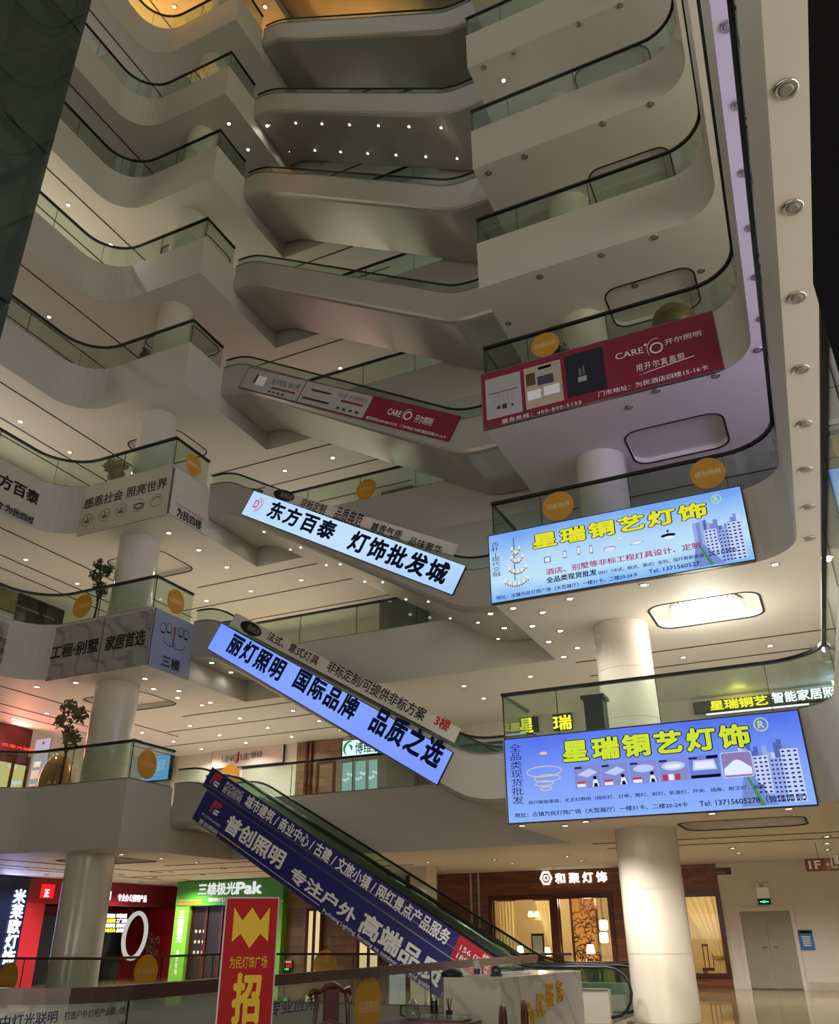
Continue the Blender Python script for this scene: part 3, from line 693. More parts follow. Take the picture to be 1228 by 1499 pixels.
# --- red poster banner on the fourth-floor balcony front
M_CRIM = mat('crimson_print', '7d1230', .45, noise=.04); M_PGREY = mat('poster_grey', 'a9a7a4', .5, noise=.05); M_PNAVY = mat('poster_navy', '0d1226', .4, noise=.05); M_PBEIGE = mat('poster_beige', 'b9a98c', .5, noise=.2, scale=3)
M_PDK = mat('print_dark', '2b2a2c', .5, noise=0)
c4 = crop(660, 340, 568); c4b = crop(700, 450, 220)
t, fr = sign('banner_board', 'crimson advertising board with three small photos on the fourth-floor balcony front', 'sign', 'y', 16.36, (708, 628), (1042, 455), M_CRIM, M_STEEL, .07)
for bl, tr, mt in (((72, 925), (340, 520), M_PGREY), ((395, 838), (668, 425), M_PBEIGE), ((735, 742), (1012, 320), M_PNAVY)):
    u0, v0 = px_uv(fr, c4b(*bl)); u1, v1 = px_uv(fr, c4b(*tr)); print_rects(t, fr, [(u0, v0, u1, v1, mt)], 'photo_print')
    R = []; W_, H_ = u1-u0, v1-v0; q = lambda a, b_, c_, d, m_: R.append((u0+W_*a, v0+H_*b_, u0+W_*c_, v0+H_*d, m_))
    if mt is M_PGREY: q(.08, .6, .9, .62, M_PDK); q(.3, .2, .4, .28, M_PDK); q(.45, .18, .58, .3, M_PDK); q(.7, .2, .76, .26, M_PDK); [q(.25+.12*i, .35, .255+.12*i, .6, M_PDK) for i in range(5)]
    elif mt is M_PBEIGE: q(.05, .55, .3, .85, mat('poster_brown', '5c3d22', .5)); q(.35, .5, .78, .72, mat('poster_slate', '3e4252', .5)); q(.06, .2, .42, .42, M_WHITE); q(.5, .22, .92, .44, M_WHITE); q(.4, .88, .75, .95, M_CRIM); q(.35, .78, .95, .97, M_PGREY)
    else: q(.30, .3, .52, .42, M_PGREY); q(.34, .45, .40, .62, M_STEEL); q(.44, .45, .49, .66, M_STEEL)
    print_rects(t, fr, R, 'photo_detail', .009)
T(t, fr, 'CARE', (522, 405), (607, 363), M_WHITE, c4, bold=0); T(t, fr, '开尔照明', (678, 358), (790, 310), M_WHITE, c4, bold=.005)
u, v = px_uv(fr, c4(650, 366)); b = MB(); ring(b, fr, u, v, .115, .115, .035, M_WHITE); ring(b, fr, u, v, .20, .26, .014, M_WHITE, .008, 70, 215, 18); uu, vv = px_uv(fr, c4(615, 357)); disc(b, fr, uu, vv, .035, .035, M_WHITE, .009); b.keep = True; b.build('ring_logo', None, t)
T(t, fr, '服务热线：400-800-5155', (163, 607), (412, 530), M_WHITE, c4, bold=-.005, cs=1.2); T(t, fr, '门市地址：为民酒店四楼15-16卡', (468, 522), (812, 418), M_WHITE, c4, bold=-.005)
T(t, fr, '用开尔真高照', (588, 443), (737, 380), M_WHITE, c4, bold=-.01, cs=1.25)
b = MB(); p0 = px_uv(fr, c4(590, 455)); p1 = px_uv(fr, c4(770, 390)); b.face([fr.O+fr.U*x+fr.V*y+fr.N*.008 for x, y in (p0, (p1[0], p1[1]-.02), p1, (p0[0]+.3, p0[1]+.05))], M_WHITE); b.keep = True; b.build('underline_stroke', None, t)
# --- posters on the escalator from the fifth floor
ce5 = crop(320, 340, 410); YE = EY0-.05
t, fr = rot_sign('banner_strip', 'poster strip of two grey lamp adverts and a crimson panel along an escalator side', 'sign', YE, ce5(137, 590), ce5(1060, 805), ce5(90, 682), M_CRIM, M_CRIM, .045, border=.0)
ua = px_uv(fr, ce5(390, 650))[0]; ub = px_uv(fr, ce5(680, 718))[0]; h = fr.h
print_rects(t, fr, [(.03, .03, ua-.02, h-.03, M_PGREY)], 'lamp_advert'); print_rects(t, fr, [(ua+.02, .03, ub-.0, h-.03, M_PGREY)], 'lamp_advert')
print_rects(t, fr, [(.5, h*.35, .58, h*.75, M_PDK), (.6, h*.3, 1.0, h*.72, M_WHITE), (1.35, h*.3, ua-.2, h*.38, M_CRIM), (ua+.35, h*.62, ua+1.15, h*.7, M_PDK), (ua+.15, h*.22, ua+1.25, h*.31, M_PDK), (ub-1.05, h*.46, ub-.2, h*.55, M_CRIM)]+[(1.3+.2*i, h*.12, 1.42+.2*i, h*.2, M_PDK) for i in range(4)]+[(ub-1.1+.25*i, h*.14, ub-.98+.25*i, h*.24, M_PDK) for i in range(4)], 'advert_detail', .009)
letters(fr, '全开智能 恒心照', (1.25, h*.5, ua-.15, h*.75), M_PDK, t, .009, 0); letters(fr, '快人智一步 点亮好生活', (ub-1.25, h*.62, ub-.12, h*.82), M_PDK, t, .009, 0)
T(t, fr, 'CARE', (737, 797), (806, 786), M_WHITE, ce5, bold=0); T(t, fr, '开尔照明', (853, 832), (946, 818), M_WHITE, ce5, bold=.005)
u, v = px_uv(fr, ce5(830, 805)); b = MB(); ring(b, fr, u, v, .10, .10, .035, M_WHITE); ring(b, fr, u, v, .17, .2, .012, M_WHITE, .008, 70, 215, 18); b.keep = True; b.build('ring_logo', None, t)
letters(fr, '服务热线:400-800-5155   门市地址:为民酒店四楼15-16卡', (ub+.12, .04, fr.w-.12, .14), M_WHITE, t, .009, -.005)
# --- lit strip on the escalator from the fourth floor, grey film above it on the glass
ce4 = crop(300, 650, 420)
F3 = grad('strip_print_pale', [(0, 'a9cdfb'), (.5, 'c4e2fd'), (1, 'b4d4fd')], 'Z', -4, 1, 1.0)
t, fr = rot_sign('light_box_sign', 'pale blue lit strip sign with black lettering on the escalator below the fourth floor', 'sign', YE, ce4(210, 200), ce4(1115, 522), ce4(152, 298), F3, M_DARK, .045)
T(t, fr, '东方百泰', (262, 310), (573, 342), E_DK, ce4, bold=.04, cs=1.18); T(t, fr, '灯饰批发城', (607, 447), (1056, 517), E_DK, ce4, bold=.04, cs=1.18)
u, v = px_uv(fr, ce4(222, 258)); E_LRED = emi('print_logo_red', 'd23a50', .9); b = MB(); letters(fr, 'D', (u-.1, v-.12, u+.08, v+.12), E_LRED, t, .009, .02, name='logo_letter')
for k in range(11):
    a = math.radians(-80+160*k/10); d = Vector((math.cos(a), math.sin(a))); s_ = Vector((-d.y, d.x))*.011
    b.face([fr.O+fr.U*(u+q.x)+fr.V*(v+q.y)+fr.N*.009 for q in (d*.15-s_, d*.25-s_, d*.25+s_, d*.15+s_)], E_LRED)
b.keep = True; b.build('logo_rays', None, t)
M_FGREY = mat('banner_grey', 'd2ccc0', .5, noise=.05); M_INK = mat('black_ink', '16161a', .5, noise=0); M_OVAL = mat('oval_black', '15151c', .4, noise=0)
def film(label, tl, tr_, bl, c, texts, oval, red=None):
    t, fr = rot_sign('glass_banner', label, 'banner', EY0-.015, c(*tl), c(*tr_), c(*bl), M_FGREY, M_FGREY, .013, border=0)
    for body, a, b_ in texts: T(t, fr, body, a, b_, M_INK, c, bold=.02)
    u, v = px_uv(fr, c(*oval)); b = MB(); disc(b, fr, u, v, .42, .17, M_OVAL, .006); b.keep = True; b.build('oval_logo', None, t)
    letters(fr, '意纳弘途', (u-.12, v-.07, u+.34, v+.09), mat('logo_tan', 'a99a80', .4, noise=0), t, .009, 0, name='logo_lettering')
    if red: T(t, fr, red[0], red[1], red[2], mat('red_ink', 'b01c22', .5, noise=0), c, bold=.03)
film('grey banner with black oval logo on the escalator glass above the pale blue strip', (262, 178), (1085, 432), (235, 215), ce4,
     (('非标定制', (403, 270), (526, 262)), ('品质典范', (547, 320), (686, 302)), ('尊贵气质', (703, 372), (850, 374)), ('品味奢华', (868, 428), (1022, 440))), (338, 220))
ce3 = crop(270, 860, 430)
F4 = grad('strip_print_blue', [(0, '7f9bff'), (.5, '86a6ff'), (1, '7493fb')], 'Z', -4, 1, 1.0)
t, fr = rot_sign('light_box_sign', 'deep blue lit strip sign with dark lettering on the escalator below the third floor', 'sign', YE, ce3(155, 150), ce3(1120, 690), ce3(97, 255), F4, M_DARK, .045)
for body, a, b_ in (('丽灯照明', (172, 264), (432, 314)), ('国际品牌', (450, 412), (738, 476)), ('品质之选', (768, 592), (1100, 655))): T(t, fr, body, a, b_, E_DK, ce3, bold=.04, cs=1.2)
film('grey banner with oval logo and red floor number above the deep blue strip', (215, 105), (1155, 590), (185, 150), ce3,
     (('法式、意式灯具', (342, 217), (570, 292)), ('非标定制/可提供非标方案', (590, 347), (1018, 512))), (278, 172), ('3楼', (1040, 572), (1118, 562)))
# --- two blue banners on the lowest escalator
ce2 = crop(260, 1090, 500); M_BANB = mat('banner_blue', '1d1f6e', .45, noise=.05); M_BANR = mat('banner_red', 'b01a2e', .45, noise=0); M_LOGOR = mat('logo_red', 'd0362c', .5, noise=0)
def pc_logo(t, fr, q):
    u, v = px_uv(fr, q); R = MB()
    for pts, mt in ((((-.17, -.15), (-.10, -.15), (-.06, .15), (-.13, .15)), M_LOGOR), (((-.07, .08), (.13, .08), (.15, .15), (-.06, .15)), M_LOGOR), (((.06, -.0), (.12, 0), (.15, .1), (.09, .1)), M_LOGOR), (((-.09, .0), (.1, 0), (.11, .05), (-.08, .05)), M_LOGOR),
                    (((-.05, -.15), (.0, -.15), (.02, -.03), (-.03, -.03)), M_WHITE), (((-.05, -.15), (.14, -.15), (.15, -.10), (-.04, -.10)), M_WHITE), (((-.03, -.07), (.15, -.07), (.16, -.03), (-.02, -.03)), M_WHITE)):
        R.face([fr.O+fr.U*(u+x)+fr.V*(v+y)+fr.N*.008 for x, y in pts], mt)
    R.keep = True; R.build('logo_mark', None, t)
t, fr = rot_sign('glass_banner', 'narrow dark blue banner with white lettering on the lowest escalator glass', 'banner', EY0-.015, ce2(125, 80), ce2(1150, 775), ce2(93, 150), M_BANB, M_BANB, .013, border=0)
T(t, fr, '城市建筑 / 商业中心 / 古建 / 文旅小镇 / 网红景点产品服务', (238, 218), (987, 674), M_WHITE, ce2, bold=.025)
ua = px_uv(fr, ce2(1012, 690))[0]; print_rects(t, fr, [(ua, 0, fr.w, fr.h, M_BANR)], 'red_end', .005)
letters(fr, '156 0282', (ua+.12, fr.h*.52, ua+.85, fr.h*.72), M_WHITE, t, .008, .01); letters(fr, '189 3857', (ua+.12, fr.h*.2, ua+.85, fr.h*.4), M_WHITE, t, .008, .01); letters(fr, '楼', (ua+.62, fr.h*.74, ua+.78, fr.h*.94), M_WHITE, t, .008, .01)
pc_logo(t, fr, ce2(140, 127)); T(t, fr, 'PUCHUANG', (172, 148), (240, 172), M_WHITE, ce2, bold=0); T(t, fr, '普创照明', (158, 168), (232, 190), M_WHITE, ce2, bold=0)
t, fr = rot_sign('banner_board', 'broad dark blue banner with large white lettering on the lowest escalator side', 'banner', YE, ce2(105, 165), ce2(1000, 783), ce2(52, 265), M_BANB, M_STEEL, .045, border=.02)
for body, a, b_ in (('普创照明', (165, 305), (394, 390)), ('专注户外', (398, 482), (650, 600)), ('高端品质', (648, 668), (965, 800))): T(t, fr, body, a, b_, M_WHITE, ce2, bold=.035)
T(t, fr, 'Puchuang Lighting, focusing on outdoor, high-end quality', (518, 606), (918, 872), M_WHITE, ce2, bold=.013)
pc_logo(t, fr, ce2(138, 228)); T(t, fr, 'PUCHUANG', (88, 252), (155, 290), M_WHITE, ce2, bold=0); T(t, fr, '普创照明', (74, 280), (146, 310), M_WHITE, ce2, bold=0)
p0 = px_uv(fr, ce2(150, 318)); p1 = px_uv(fr, ce2(222, 370)); p2 = px_uv(fr, ce2(510, 580)); print_rects(t, fr, [(p0[0], p0[1]-.015, p1[0], p0[1]+.015, M_GOLD), (p1[0], p0[1]-.006, p2[0], p0[1]+.006, M_WHITE)], 'underline')
# --- banners around the left gallery
c7 = crop(0, 600, 350); c3 = crop(0, 820, 350); M_CRM = mat('banner_cream', 'c6bea9', .5, noise=.04, scale=2)
t, fr = sign('banner_board', 'cream banner with five round lamp pictures on the left gallery front at the fourth floor', 'banner', 'y', YF-.05, c7(392, 650), c7(890, 283), M_CRM, M_STEEL, .045, border=0)
T(t, fr, '感恩社会 照亮世界', (430, 512), (862, 345), M_INK, c7, bold=.02)
for k, (a, bb) in enumerate(((448, 568), (537, 540), (622, 515), (713, 490), (803, 465))):
    u, v = px_uv(fr, c7(a, bb)); b = MB(); ring(b, fr, u, v, .20, .20, .012, M_INK)
    mt = (mat('pic_gold', '8a6a3c', .5), mat('pic_redgold', '84493a', .5), mat('pic_green', '6a7040', .5), M_PDK, mat('pic_slate', '4a5566', .5))[k]
    if k == 3: ring(b, fr, u, v-.02, .13, .06, .05, mt, .007)
    elif k == 4: ring(b, fr, u, v-.02, .14, .12, .03, mt, .007, 20, 160, 14)
    else:
        for i in range(5): disc(b, fr, u-.13+.065*i, v-.06+.05*abs(2-i), .024, .03, mt, .007, 10)
        b.face([fr.O+fr.U*(u+x)+fr.V*(v+y)+fr.N*.007 for x, y in ((-.14, -.09), (.14, -.09), (.02, -.02), (.015, .13), (-.015, .13), (-.02, -.02))], mt)
    b.keep = True; b.build('round_picture', None, t)
t, fr = sign('banner_board', 'cream banner with a floor name at the sharp corner of the fourth-floor left gallery', 'banner', 'x', X0+.05, c7(868, 530), c7(1088, 425), M_CRM, M_STEEL, .045, U=(0, 1, 0), border=0)
fr.h = 1.55
T(t, fr, '为民四楼', (905, 545), (1035, 575), M_INK, c7, bold=.03); T(t, fr, '一站式灯具采购平台', (900, 480), (1042, 558), mat('red_ink', 'b01c22', .5, noise=0), c7, bold=.01)
t, fr = sign('banner_board', 'cream banner with heavy black lettering at the far left of the fourth-floor gallery', 'banner', 'x', XL+.05, (-20, 726), c7(252, 385), M_CRM, M_STEEL, .045, U=(0, 1, 0), border=0)
T(t, fr, '东方百泰', (-85, 350), (208, 432), M_INK, c7, bold=.04); T(t, fr, '02 为民四楼', (-30, 495), (182, 556), M_INK, c7, bold=.02)
M_MGREY = marble('banner_grey_stone', 'a09d98', '85827e', .35, .8); M_BLUEG = mat('banner_bluegrey', '8d93a8', .4, noise=.08, scale=1.5)
t, fr = sign('banner_board', 'grey stone-patterned banner with black lettering on the third-floor left gallery front', 'banner', 'y', YF-.05, c3(230, 622), c3(785, 250), M_MGREY, M_STEEL, .045, border=0)
T(t, fr, '工程·别墅', (258, 512), (512, 400), M_INK, c3, bold=.03); T(t, fr, '家居首选', (538, 468), (752, 355), M_INK, c3, bold=.03)
u = px_uv(fr, c3(516, 440))[0]; print_rects(t, fr, [(u-.015, 0, u+.015, fr.h, M_STEEL)], 'joint_strip')
t, fr = sign('banner_board', 'blue-grey banner with a chandelier drawing at the corner of the third-floor left gallery', 'banner', 'x', X0+.05, c3(762, 535), c3(1002, 335), M_BLUEG, M_STEEL, .045, U=(0, 1, 0), border=0)
T(t, fr, '三楼', (826, 540), (924, 520), M_INK, c3, bold=.03)
b = MB()
for k, (a, bb) in enumerate(((838, 348), (868, 350), (928, 372), (955, 385))):
    u, v = px_uv(fr, c3(a, bb)); ring(b, fr, u, v, .10, .13, .016, M_INK); disc(b, fr, u, v-.12, .09, .03, M_INK)
for a, bb, r_ in ((870, 420, .26), (915, 440, .26)):
    u, v = px_uv(fr, c3(a, bb)); ring(b, fr, u, v+.05, r_, .16, .016, M_INK, .008, 180, 360, 16)
u, v = px_uv(fr, c3(895, 380)); b.face([fr.O+fr.U*(u+x)+fr.V*(v+y)+fr.N*.008 for x, y in ((-.02, -.35), (.02, -.35), (.04, .2), (-.04, .2))], mat('pic_redgold', '84493a', .5))
b.keep = True; b.build('chandelier_drawing', None, t)
t, fr = sign('banner_board', 'grey stone-patterned banner at the far left edge of the third-floor gallery', 'banner', 'x', XL+.05, (-12, 978), c3(105, 348), M_MGREY, M_STEEL, .045, U=(0, 1, 0), border=0)
T(t, fr, 'lamp', (-40, 420), (42, 396), M_INK, c3, bold=.01); T(t, fr, '照明', (-35, 478), (28, 460), M_INK, c3, bold=.02); T(t, fr, 'LIGHTING', (-90, 500), (20, 505), M_INK, c3, bold=.01)
# --- black panel on the second-floor front overhead at the right
t = thing('advert_screen', 'large black switched-off panel hung on the right gallery front overhead', 'screen', (.58, .8, 3.44))
MB().wall([(.80, -3.5), (.56, 4.62)], 3.44, 5.07, .04).build('casing', mat('screen_casing', '06070b', .9, noise=0, spec=.05), t)
MB().wall([(.77, -3.42), (.532, 4.58)], 3.47, 5.04, .012).build('screen_face', mat('screen_black', '03040a', .8, noise=0, spec=.05), t)

# ============================================================ GLASS LIFT SHAFT
ex0, ex1, ey0, ey1 = -16.9, -13.77, 6.0, 9.0
t = thing('lift_shaft', 'tall dark green glass lift tower at the upper left', 'lift', ((ex0+ex1)/2, (ey0+ey1)/2, -4.9))
for (a, c) in (((ex1, ey0), (ex1, ey1)), ((ex0, ey0), (ex0, ey1)), ((ex0, ey0), (ex1, ey0)), ((ex0, ey1), (ex1, ey1))):
    for n in range(0, 11):
        z0 = zf(n) if n > 1 else (-4.9 if n == 0 else 0); z1 = zf(n+1) if n > 0 else 0
        MB().wall([a, c], z0+.03, z1-.03, .03).build('glass_panel', M_GLASSD, t)
for x in (ex0+.15, ex1-.15):
    for y in (ey0+.15, ey1-.15): MB().box((x-.09, y-.09, -4.95), (x+.09, y+.09, zf(11))).build('steel_post', M_DARK, t)
for n in range(2, 11):
    z = zf(n)
    b = MB()
    b.wall(rrect(ex0+.06, ey0+.06, ex1-.06, ey1-.06, .05)+[(ex1-.06, ey0+.11)], z-.25, z-.02, .10); b.build('ring_beam', M_DARK, t)
    b = MB(); b.tube([(ex1-.2, ey0+.2, z-.2), (ex1-.2, ey1-.2, z+4.1)], .08, 6); b.build('brace', M_DARK, t)
    b = MB(); b.tube([(ex1-.2, ey1-.2, z-.2), (ex0+.2, ey1-.2, z+4.1)], .08, 6); b.build('brace', M_DARK, t)
b = MB(); b.box((ex0+.5, ey0+.5, zf(8)), (ex1-.5, ey1-.5, zf(8)+2.6)); b.build('lift_car', mat('lift_car', '2a2c2d', .4, .3), t)

# ============================================================ CHANDELIER IN THE RIGHT COFFER
P = Vector((-1.66, 18.86, zb(3)+.15))
t = thing('crystal_ceiling_lamp', 'big round glowing crystal lamp in the ceiling coffer below the third floor', 'ceiling light', P)
MB().lathe((P.x, P.y, P.z), [(.77, -.03), (.80, 0)], 40).build('base_plate', M_CHROME, t)
MB().lathe((P.x, P.y, P.z), [(.45, -.17), (.62, -.13), (.74, -.08), (.76, -.03)], 40).build('diffuser', emi('lamp_crystal', 'fffdf2', 12), t)
b = MB()
for k in range(36):
    a = 2*PI*k/36; d = Vector((math.cos(a), math.sin(a), 0))
    b.tube([P+d*.77+Vector((0, 0, -.03)), P+d*.82+Vector((0, 0, -.09)), P+d*.76+Vector((0, 0, -.16))], [.012, .03, .008], 6)
b.build('crystal_drops', mat('crystal', 'd8d4c4', .1, spec=.8, noise=0), t)
ld = bpy.data.lights.new('bulb', 'POINT'); ld.energy = 130; ld.shadow_soft_size = .5; ld.color = (1, .95, .82)
o = bpy.data.objects.new('bulb', ld); COL.objects.link(o); o.parent = t; o.location = (0, 0, -.75)
# ============================================================ SHOP FRONTS OF THE UPPER FLOORS (lit windows along the gallery walls, most of them added to brighten the galleries)
def shopfront(n, wall, a, c, hexcol, s, label, h=2.7):
    z0 = zf(n) if n > 1 else 0.
    if wall == 'right': O, U = (5.99, c, z0), (0, -1, 0)
    elif wall == 'left': O, U = (-24.59, a, z0), (0, 1, 0)
    elif wall == 'front': O, U = (c, -6.88, z0), (-1, 0, 0)
    else: O, U = (a, 26.99, z0), (1, 0, 0)
    w = c-a; fr = Frame(O, U, (0, 0, 1))
    t = thing('shop_window', label, 'shop window', O, 'lit shop windows on the upper floors')
    k = max(1, round(w/2.2)); e = emi('lit_window_%s_%s' % (hexcol, s), hexcol, s)
    b = MB(); th = .06
    for i in range(k+1): b.obox(fr.O, fr.U, fr.V, fr.N, w*i/k-th/2, 0, w*i/k+th/2, h, .0, .09)
    for v in (.0, h-.06): b.obox(fr.O, fr.U, fr.V, fr.N, 0, v, w, v+.08, .0, .085)
    b.build('window_frame', M_DARK, t)
    for i in range(k):
        b = MB(); b.obox(fr.O, fr.U, fr.V, fr.N, w*i/k+th/2, .08, w*(i+1)/k-th/2, h-.06, .005, .035); b.build('lit_pane', e, t)
    return t
SF = [(2, 'fff6ec', 3.5, 'fff0d0', 1.5), (3, 'cfc4ff', 6.0, 'ffe6c0', 1.6), (4, 'f0e8e0', 4.0, 'fff0dc', 1.7), (5, 'f4f2e0', 4.0, 'ffd0c8', 1.6), (6, 'f0ece0', 3.2, 'fff2d8', 2.2), (7, 'f0f4c4', 5.5, 'e8e0d0', .35), (8, 'e0dcc8', 2.5, 'eee6e0', 1.0), (9, 'e0dcc8', 2.0, 'ffb95e', 9), (10, 'e0dcc8', 1.5, 'ffc878', 1.0)]
for n, cr_, sr, cl_, sl in SF:
    shopfront(n, 'right', 2, 18, cr_, sr, 'added fill-light window in the right-hand gallery wall of the %s floor' % ORD[n])  # added glowing panes, out of sight, to brighten the right-hand soffits
    if n > 3: shopfront(n, 'left', 3, 19 if n != 5 else 10.5, cl_, sl, 'added fill-light window in the left gallery wall of the %s floor' % ORD[n])  # added panes that light and tint the left gallery ceilings
    if n > 2: shopfront(n, 'back', -11.4, -7.2, 'e6fff6', 1.6 if n in (6, 8) else .8, 'lit shop window in the rear wall of the %s floor' % ORD[n])
    shopfront(n, 'back', -23.4, -15.2, cl_, sl*.9, 'added fill-light window in the rear wall left of the dark pier on the %s floor' % ORD[n]) if n > 2 else None  # added too, carrying the left gallery's fill light along the rear

wallbox('wall_front', (-30, -7.1, 0), (9, -6.9, zb(2)), M_WALL); wallbox('wall_front', (-30, -7.1, zf(2)), (9, -6.9, zb(3)), M_WALL)
shopfront(1, 'front', -22, 7, 'fff2e0', 3.2, 'added fill-light window in the near wall of the ground floor'); shopfront(2, 'front', -22, 7, 'fff2e0', 2.4, 'added fill-light window in the near wall of the second floor')  # unseen glowing windows added behind the camera to light the lower fronts
# ============================================================ SECOND-FLOOR SHOPS
YB2 = 26.97; cl = crop(300, 1040, 320)
def lit_panel(name, label, cat, ax, val, bl, tr, face, **kw): return sign(name, label, cat, ax, val, bl, tr, face, **kw)
t, fr = sign('shop_fascia', 'white fascia board with raised metal lettering on the second-floor rear wall', 'sign', 'y', YB2-.1, cl(33, 330), cl(442, 190), mat('fascia_white', 'c9bcb2', .5), M_DARK, .1)
L_ = T(t, fr, 'LING UE', (95, 292), (250, 240), M_STEEL, cl, bold=0, depth=.03); T(t, fr, 'J', (172, 295), (195, 232), M_CRIM, cl, bold=0, depth=.03); T(t, fr, '领诗', (256, 270), (325, 226), M_STEEL, cl, bold=0, depth=.03)
t, fr = sign('light_box_sign', 'white and green backlit shop sign on the second-floor rear wall', 'sign', 'y', YB2-.3, cl(772, 258), cl(992, 150), emi('lightbox_white', 'd8fff4', 1.15), M_STEEL, .329)
T(t, fr, '博维思', (843, 245), (985, 165), emi('lightbox_ink', '1f5a66', .5), cl, bold=.02)
u, v = px_uv(fr, cl(812, 212)); b = MB(); eg = emi('lightbox_green', '1fa648', .8)
for a, c_, r0 in ((60, 250, .26), (-60, 120, .13)):
    for i in range(14):
        A, B = math.radians(a+(c_-a)*i/14), math.radians(a+(c_-a)*(i+1)/14); w0, w1 = .10*math.sin(PI*i/14)+.01, .10*math.sin(PI*(i+1)/14)+.01
        b.face([fr.O+fr.U*(u+math.cos(q)*r)+fr.V*(v+math.sin(q)*r)+fr.N*.008 for q, r in ((A, r0-w0), (A, r0), (B, r0), (B, r0-w1))], eg)
b.keep = True; b.build('leaf_logo', None, t)
def window(label, ax, val, bl, tr, e, frame, k=1, grp=None, name='shop_window', items=()):
    P0 = at(*bl, ax, val); U = (1, 0, 0) if ax == 'y' else (0, 1, 0); fr = Frame(P0, U, (0, 0, 1)); w, h = fr.uv(at(*tr, ax, val)); fr.ax, fr.val = ax, val; fr.w, fr.h = w, h
    t = thing(name, label, 'shop window', P0, grp); b = MB()
    for i in range(k+1): b.obox(fr.O, fr.U, fr.V, fr.N, w*i/k-.05, -.05, w*i/k+.05, h+.05, -.02, .06)
    for v in (-.05, h-.03): b.obox(fr.O, fr.U, fr.V, fr.N, 0, v, w, v+.08, -.02, .055)
    b.build('window_frame', frame, t)
    for i in range(k):
        b = MB(); b.obox(fr.O, fr.U, fr.V, fr.N, w*i/k+.05, .03, w*(i+1)/k-.05, h-.03, -.015, .01); b.build('lit_pane', e, t)
    return t, fr
def lamp_shapes(t, fr, pts, mt, name='lamps_in_window'):
    b = MB()
    for u, v, s_ in pts:
        disc(b, fr, u, v, s_, s_*.7, mt, .016, 12)
        for k in (-1, 1): disc(b, fr, u+k*s_*1.6, v+s_*.5, s_*.7, s_*.7, mt, .016, 10)
    b.keep = True; b.build(name, None, t)
e_cy = emi('window_cyan', 'a9cfc4', .8); e_ye = emi('window_yellow', 'e8d68a', .95); e_wm = emi('window_warm', 'e9cf98', .95)
t, fr = window('bright window with small lamps left of the glass door on the second-floor rear wall', 'y', YB2-.05, cl(630, 470), cl(730, 290), e_cy, M_WOODF)
lamp_shapes(t, fr, [(fr.w*.35, fr.h*.55, .09), (fr.w*.7, fr.h*.7, .08), (fr.w*.5, fr.h*.3, .07)], E_WHT)
t, fr = window('bright shop entrance under the white and green sign on the second floor', 'y', YB2-.05, cl(762, 470), cl(990, 270), e_cy, M_STEEL, 3)
lamp_shapes(t, fr, [(fr.w*(.1+.16*i), fr.h*(.42+.15*(i % 2)), .08) for i in range(6)], E_WHT)
t = thing('wood_panel', 'wooden wall panel between white boards on the second-floor rear wall', 'wall panel', at(*cl(505, 470), 'y', YB2-.06))
P0, P1 = at(*cl(505, 470), 'y', YB2-.06), at(*cl(768, 160), 'y', YB2-.06)
M_WOODL = tiled('light_wood', '8a6a4a', '6e5138', '3c2a1c', 1.2, .3, .4, .006, True, 'xz')
MB().box((P0.x, P0.y-.02, zf(2)), (P1.x, P0.y+.03, zb(3)-.02)).build('panel', M_WOODL, t)
for px_ in (575, 597): q = at(*cl(px_, 300), 'y', YB2-.1); MB().box((q.x-.05, q.y-.12, zf(2)), (q.x+.05, q.y+.01, zb(3)-.05)).build('post', M_WOODF, t)
# right-hand second-floor shop with yellow and white letters
cr2 = crop(940, 950, 288)
t, fr = sign('shop_fascia', 'dark green shop fascia with glowing yellow and white letters behind the right railing', 'sign', 'y', YB2-.2, cr2(330, 400), cr2(1228, 240), mat('fascia_dark', '4a5040', .5), M_DARK, .15)
e_ly = emi('letters_yellow', 'ffee30', 1.6); e_lw = emi('letters_white', 'f2fbff', 1.8)
T(t, fr, '星瑞铜艺', (430, 385), (775, 290), e_ly, cr2, bold=.03, n=.03); T(t, fr, '智能家居照明', (818, 340), (1275, 225), e_lw, cr2, bold=.03, n=.03)
for xx, col_, e_ in ((1.0, (1, .85, .15), 60), (3.6, (.45, .7, 1), 70)):
    ld = bpy.data.lights.new('bulb', 'POINT'); ld.energy = e_; ld.color = col_; ld.shadow_soft_size = .3; o = bpy.data.objects.new('bulb', ld); COL.objects.link(o); o.parent = t; o.location = (xx+.4, -.45, .55)
t, fr = sign('light_strip', 'white glowing light strip beneath the yellow and white shop letters', 'light', 'y', YB2-.2, cr2(400, 415), cr2(1040, 338), emi('strip_white', 'f4f8ff', 1.8), M_STEEL, .05)
for body, bl, tr in (('星', (762, 1073), (779, 1051)), ('瑞', (811, 1069), (835, 1046))):  # letters reflected in the glass, built as glowing ones with a backing
    t = thing('shop_letter', 'yellow glowing stand-in for reflected letter %s the pair behind the second-floor railing corner' % ('at left of' if body == '星' else 'at right of'), 'sign', at(*bl, 'y', YB2-.1))
    fr = Frame(at(*bl, 'y', YB2-.1), (1, 0, 0), (0, 0, 1)); fr.ax, fr.val = 'y', YB2-.1
    MB().obox(fr.O, fr.U, fr.V, fr.N, -.02, -.02, .62, .60, -.06, -.03).build('backing', M_DARK, t); T(t, fr, body, bl, tr, e_ly, bold=.03, n=.0)
